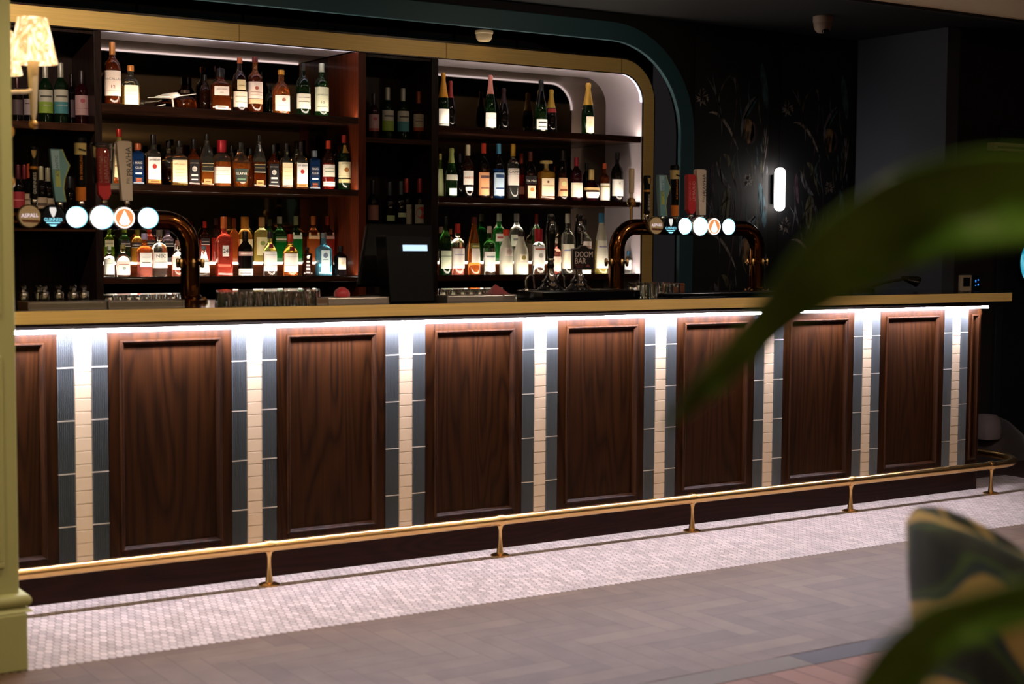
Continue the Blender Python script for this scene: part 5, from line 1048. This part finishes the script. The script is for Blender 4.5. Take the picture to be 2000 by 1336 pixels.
# ================================================================== FOREGROUND CHAIR AND PLANT
FAB = mat('leaf_fabric', '#2a3d2c', .8); N, L, bb = nodes(FAB)
v = coords(N, L, (1, 1, 1), (.5, .3, .4)); w_ = N.new('ShaderNodeTexWave'); w_.wave_type = 'BANDS'; w_.inputs['Scale'].default_value = 4.2; w_.inputs['Distortion'].default_value = 5.5
w_.inputs['Detail'].default_value = 1.2; w_.inputs['Detail Scale'].default_value = .9; L.new(v, w_.inputs['Vector'])
c1 = ramp(N, L, w_.outputs['Fac'], [(0, '#0e1518'), (.3, '#15211f'), (.42, '#2c3f22'), (.58, '#3d5428'), (.64, '#1c2f33'), (.78, '#1f3b42'), (.84, '#a98f52'), (1, '#b49a5e')])
c2 = noise(N, L, coords(N, L, (22, 22, 5)), 1, 2); L.new(mixc(N, L, .15, c1, ramp(N, L, c2, [(.35, '#10180f'), (.7, '#55653a')]), 'MIX'), bb.inputs['Base Color'])
def chair():
    tz = .905; pl = dist(1779, 1100, 2.32); fwd = Vector((FW.x, FW.y, 0)).normalized(); rt = Vector((RT.x, RT.y, 0)).normalized()
    Rr = .29; c = pl+rt*Rr; c.z = 0
    t = thing('tub_chair', (c.x, c.y, 0), 'tub chair in green, teal and tan leaf pattern fabric in the right foreground', 'chair')
    b = MB(); n = 36; a0 = math.atan2(-rt.y, -rt.x)      # back centre points left in the picture
    prof_n = 14; vs = []; th = .065
    for i in range(n+1):
        ph = -1.9+3.8*i/n; a = a0+ph; e = abs(ph)/1.9
        top = .955-.20*(e**2.3); 
        dirv = Vector((cos(a), sin(a), 0))
        ring = []
        for k in range(prof_n):
            q = k/(prof_n-1)
            if q < .35: z = .36+(top-.04-.36)*(q/.35); r = (Rr-.05)+.05*(z-.36)/(.54)
            elif q < .65:
                aa = PI*(q-.35)/.30; r = Rr-th/2+th/2*cos(aa)+(0); z = top-.04+.04*sin(aa)
                r = r
            else: z = top-.04-(top-.04-.36)*((q-.65)/.35); r = (Rr-.05)+.05*(z-.36)/(.54)-th
            if .35 <= q <= .65: r += -.05+.05*(z-.36)/.54
            ring.append(c+dirv*r+Vector((0, 0, z)))
        vs += ring
    m_ = prof_n; fs = [(i*m_+k, (i+1)*m_+k, (i+1)*m_+k+1, i*m_+k+1) for i in range(n) for k in range(m_-1)]
    fs += [tuple(range(m_))[::-1], tuple(n*m_+k for k in range(m_))]
    b.add(vs, fs, 0, True); o = b.build('backrest', FAB, t, angle=70)
    b = MB(); b.lathe([(.02, .35), (.20, .35), (.225, .37), (.228, .42), (.215, .455), (.15, .47), (0, .472)], (c.x, c.y, 0), 32); b.build('seat', mat('tan_leather', '#5b3a24', .5), t)
    b = MB(); b.lathe([(.0, .33), (.20, .33), (.22, .35), (.20, .362), (0, .362)], (c.x, c.y, 0), 32); b.build('seat_base', DARKWOOD, t)
    for k in range(4):
        a = a0+PI/4+k*PI/2; b = MB(); b.tube([(c.x+.17*cos(a), c.y+.17*sin(a), .34), (c.x+.22*cos(a), c.y+.22*sin(a), 0)], [.02, .012], 10); b.build('leg', DARKWOOD, t)
chair()
LEAF = mat('leaf_green', '#3f5a1c', .38, coat=.15); N, L, bb = nodes(LEAF)
nn = noise(N, L, coords(N, L, (14, 14, 14)), 1, 2); L.new(ramp(N, L, nn, [(.3, '#3c601a'), (.7, '#659630')]), bb.inputs['Base Color'])
bb.inputs['Transmission Weight'].default_value = 0
def leaf(pts, parent, name='leaf', fold=.35, mt=LEAF):   # pts: (px, py, dist, half width m, roll)
    P = [dist(a, b_, d) for a, b_, d, *_ in pts]; n0 = len(P); Q = []; Wd = []; Rl = []
    for i in range(n0-1):
        for s in range(6):
            u = s/6; p0, p1, p2, p3 = P[max(i-1, 0)], P[i], P[i+1], P[min(i+2, n0-1)]
            Q.append(.5*((2*p1)+(p2-p0)*u+(2*p0-5*p1+4*p2-p3)*u*u+(3*p1-p0-3*p2+p3)*u**3))
            Wd.append(pts[i][3]*(1-u)+pts[i+1][3]*u); Rl.append(pts[i][4]*(1-u)+pts[i+1][4]*u)
    Q.append(P[-1]); Wd.append(pts[-1][3]); Rl.append(pts[-1][4])
    b = MB(); vs = []; nw = 8
    for i, q in enumerate(Q):
        d = (Q[min(i+1, len(Q)-1)]-Q[max(i-1, 0)]).normalized(); side = d.cross(FW).normalized(); nrm = side.cross(d).normalized()
        side2 = side*cos(Rl[i])+nrm*sin(Rl[i]); n2 = nrm*cos(Rl[i])-side*sin(Rl[i])
        for k in range(nw+1):
            u = -1+2*k/nw; vs.append(q+side2*u*Wd[i]-n2*fold*Wd[i]*(u*u)+n2*.0012*sin(i*1.3+u*3))
    fs = [(i*(nw+1)+k, i*(nw+1)+k+1, (i+1)*(nw+1)+k+1, (i+1)*(nw+1)+k) for i in range(len(Q)-1) for k in range(nw)]
    b.add(vs, fs, 0, True); o = b.build(name, mt, parent, angle=180); s = o.modifiers.new('s', 'SOLIDIFY'); s.thickness = .0009; return o
base = dist(2330, 1500, 1.05); 
pl_ = thing('potted_plant', (base.x, base.y, 0), 'tall plant with long arching dark green strap leaves at the right edge', 'plant')
l1 = leaf([(2330, 1000, 1.05, .008, 0), (2240, 600, 1.02, .018, .2), (2120, 405, 1.0, .029, .3), (1960, 382, 1.0, .033, .3), (1800, 410, 1.02, .035, .3), (1650, 492, 1.06, .031, .25), (1530, 595, 1.1, .018, .2), (1430, 703, 1.14, .0125, .1), (1350, 780, 1.17, .0085, 0), (1298, 838, 1.2, .001, 0)], pl_); l1['label'] = 'long arching leaf sweeping to the left'
l2 = leaf([(2330, 1080, 1.0, .008, 0), (2180, 1100, .98, .014, .2), (2050, 1150, .97, .016, .3), (1930, 1190, .97, .017, .2), (1830, 1225, .98, .019, .1), (1755, 1300, 1.0, .021, 0), (1690, 1400, 1.02, .018, 0), (1640, 1520, 1.05, .002, 0)], pl_); l2['label'] = 'leaf drooping to the bottom edge'
l3 = leaf([(2330, 1120, 1.1, .008, 0), (2150, 1090, 1.08, .018, .9), (2040, 1120, 1.07, .016, .9), (1950, 1150, 1.06, .010, .8), (1890, 1180, 1.06, .001, .7)], pl_, mt=mat('pale_leaf', '#7c8c55', .45)); l3['label'] = 'pale green young leaf'
b = MB(); b.tube([(base.x, base.y, .3), tuple(dist(2332, 1400, 1.04)), tuple(dist(2330, 1080, 1.02))], [.012, .010, .006], 10); b.build('stem', mat('stem_green', '#4a5a2a', .5), pl_)
b = MB(); b.lathe([(.11, 0), (.12, .01), (.16, .36), (.165, .38), (.155, .38), (.145, .34)], (base.x, base.y, 0), 28); b.build('pot', mat('pot_charcoal', '#2b2a2c', .6), pl_)
b = MB(); b.lathe([(0, .325), (.145, .33)], (base.x, base.y, 0), 24); b.build('soil', mat('soil', '#1d1510', .9), pl_)
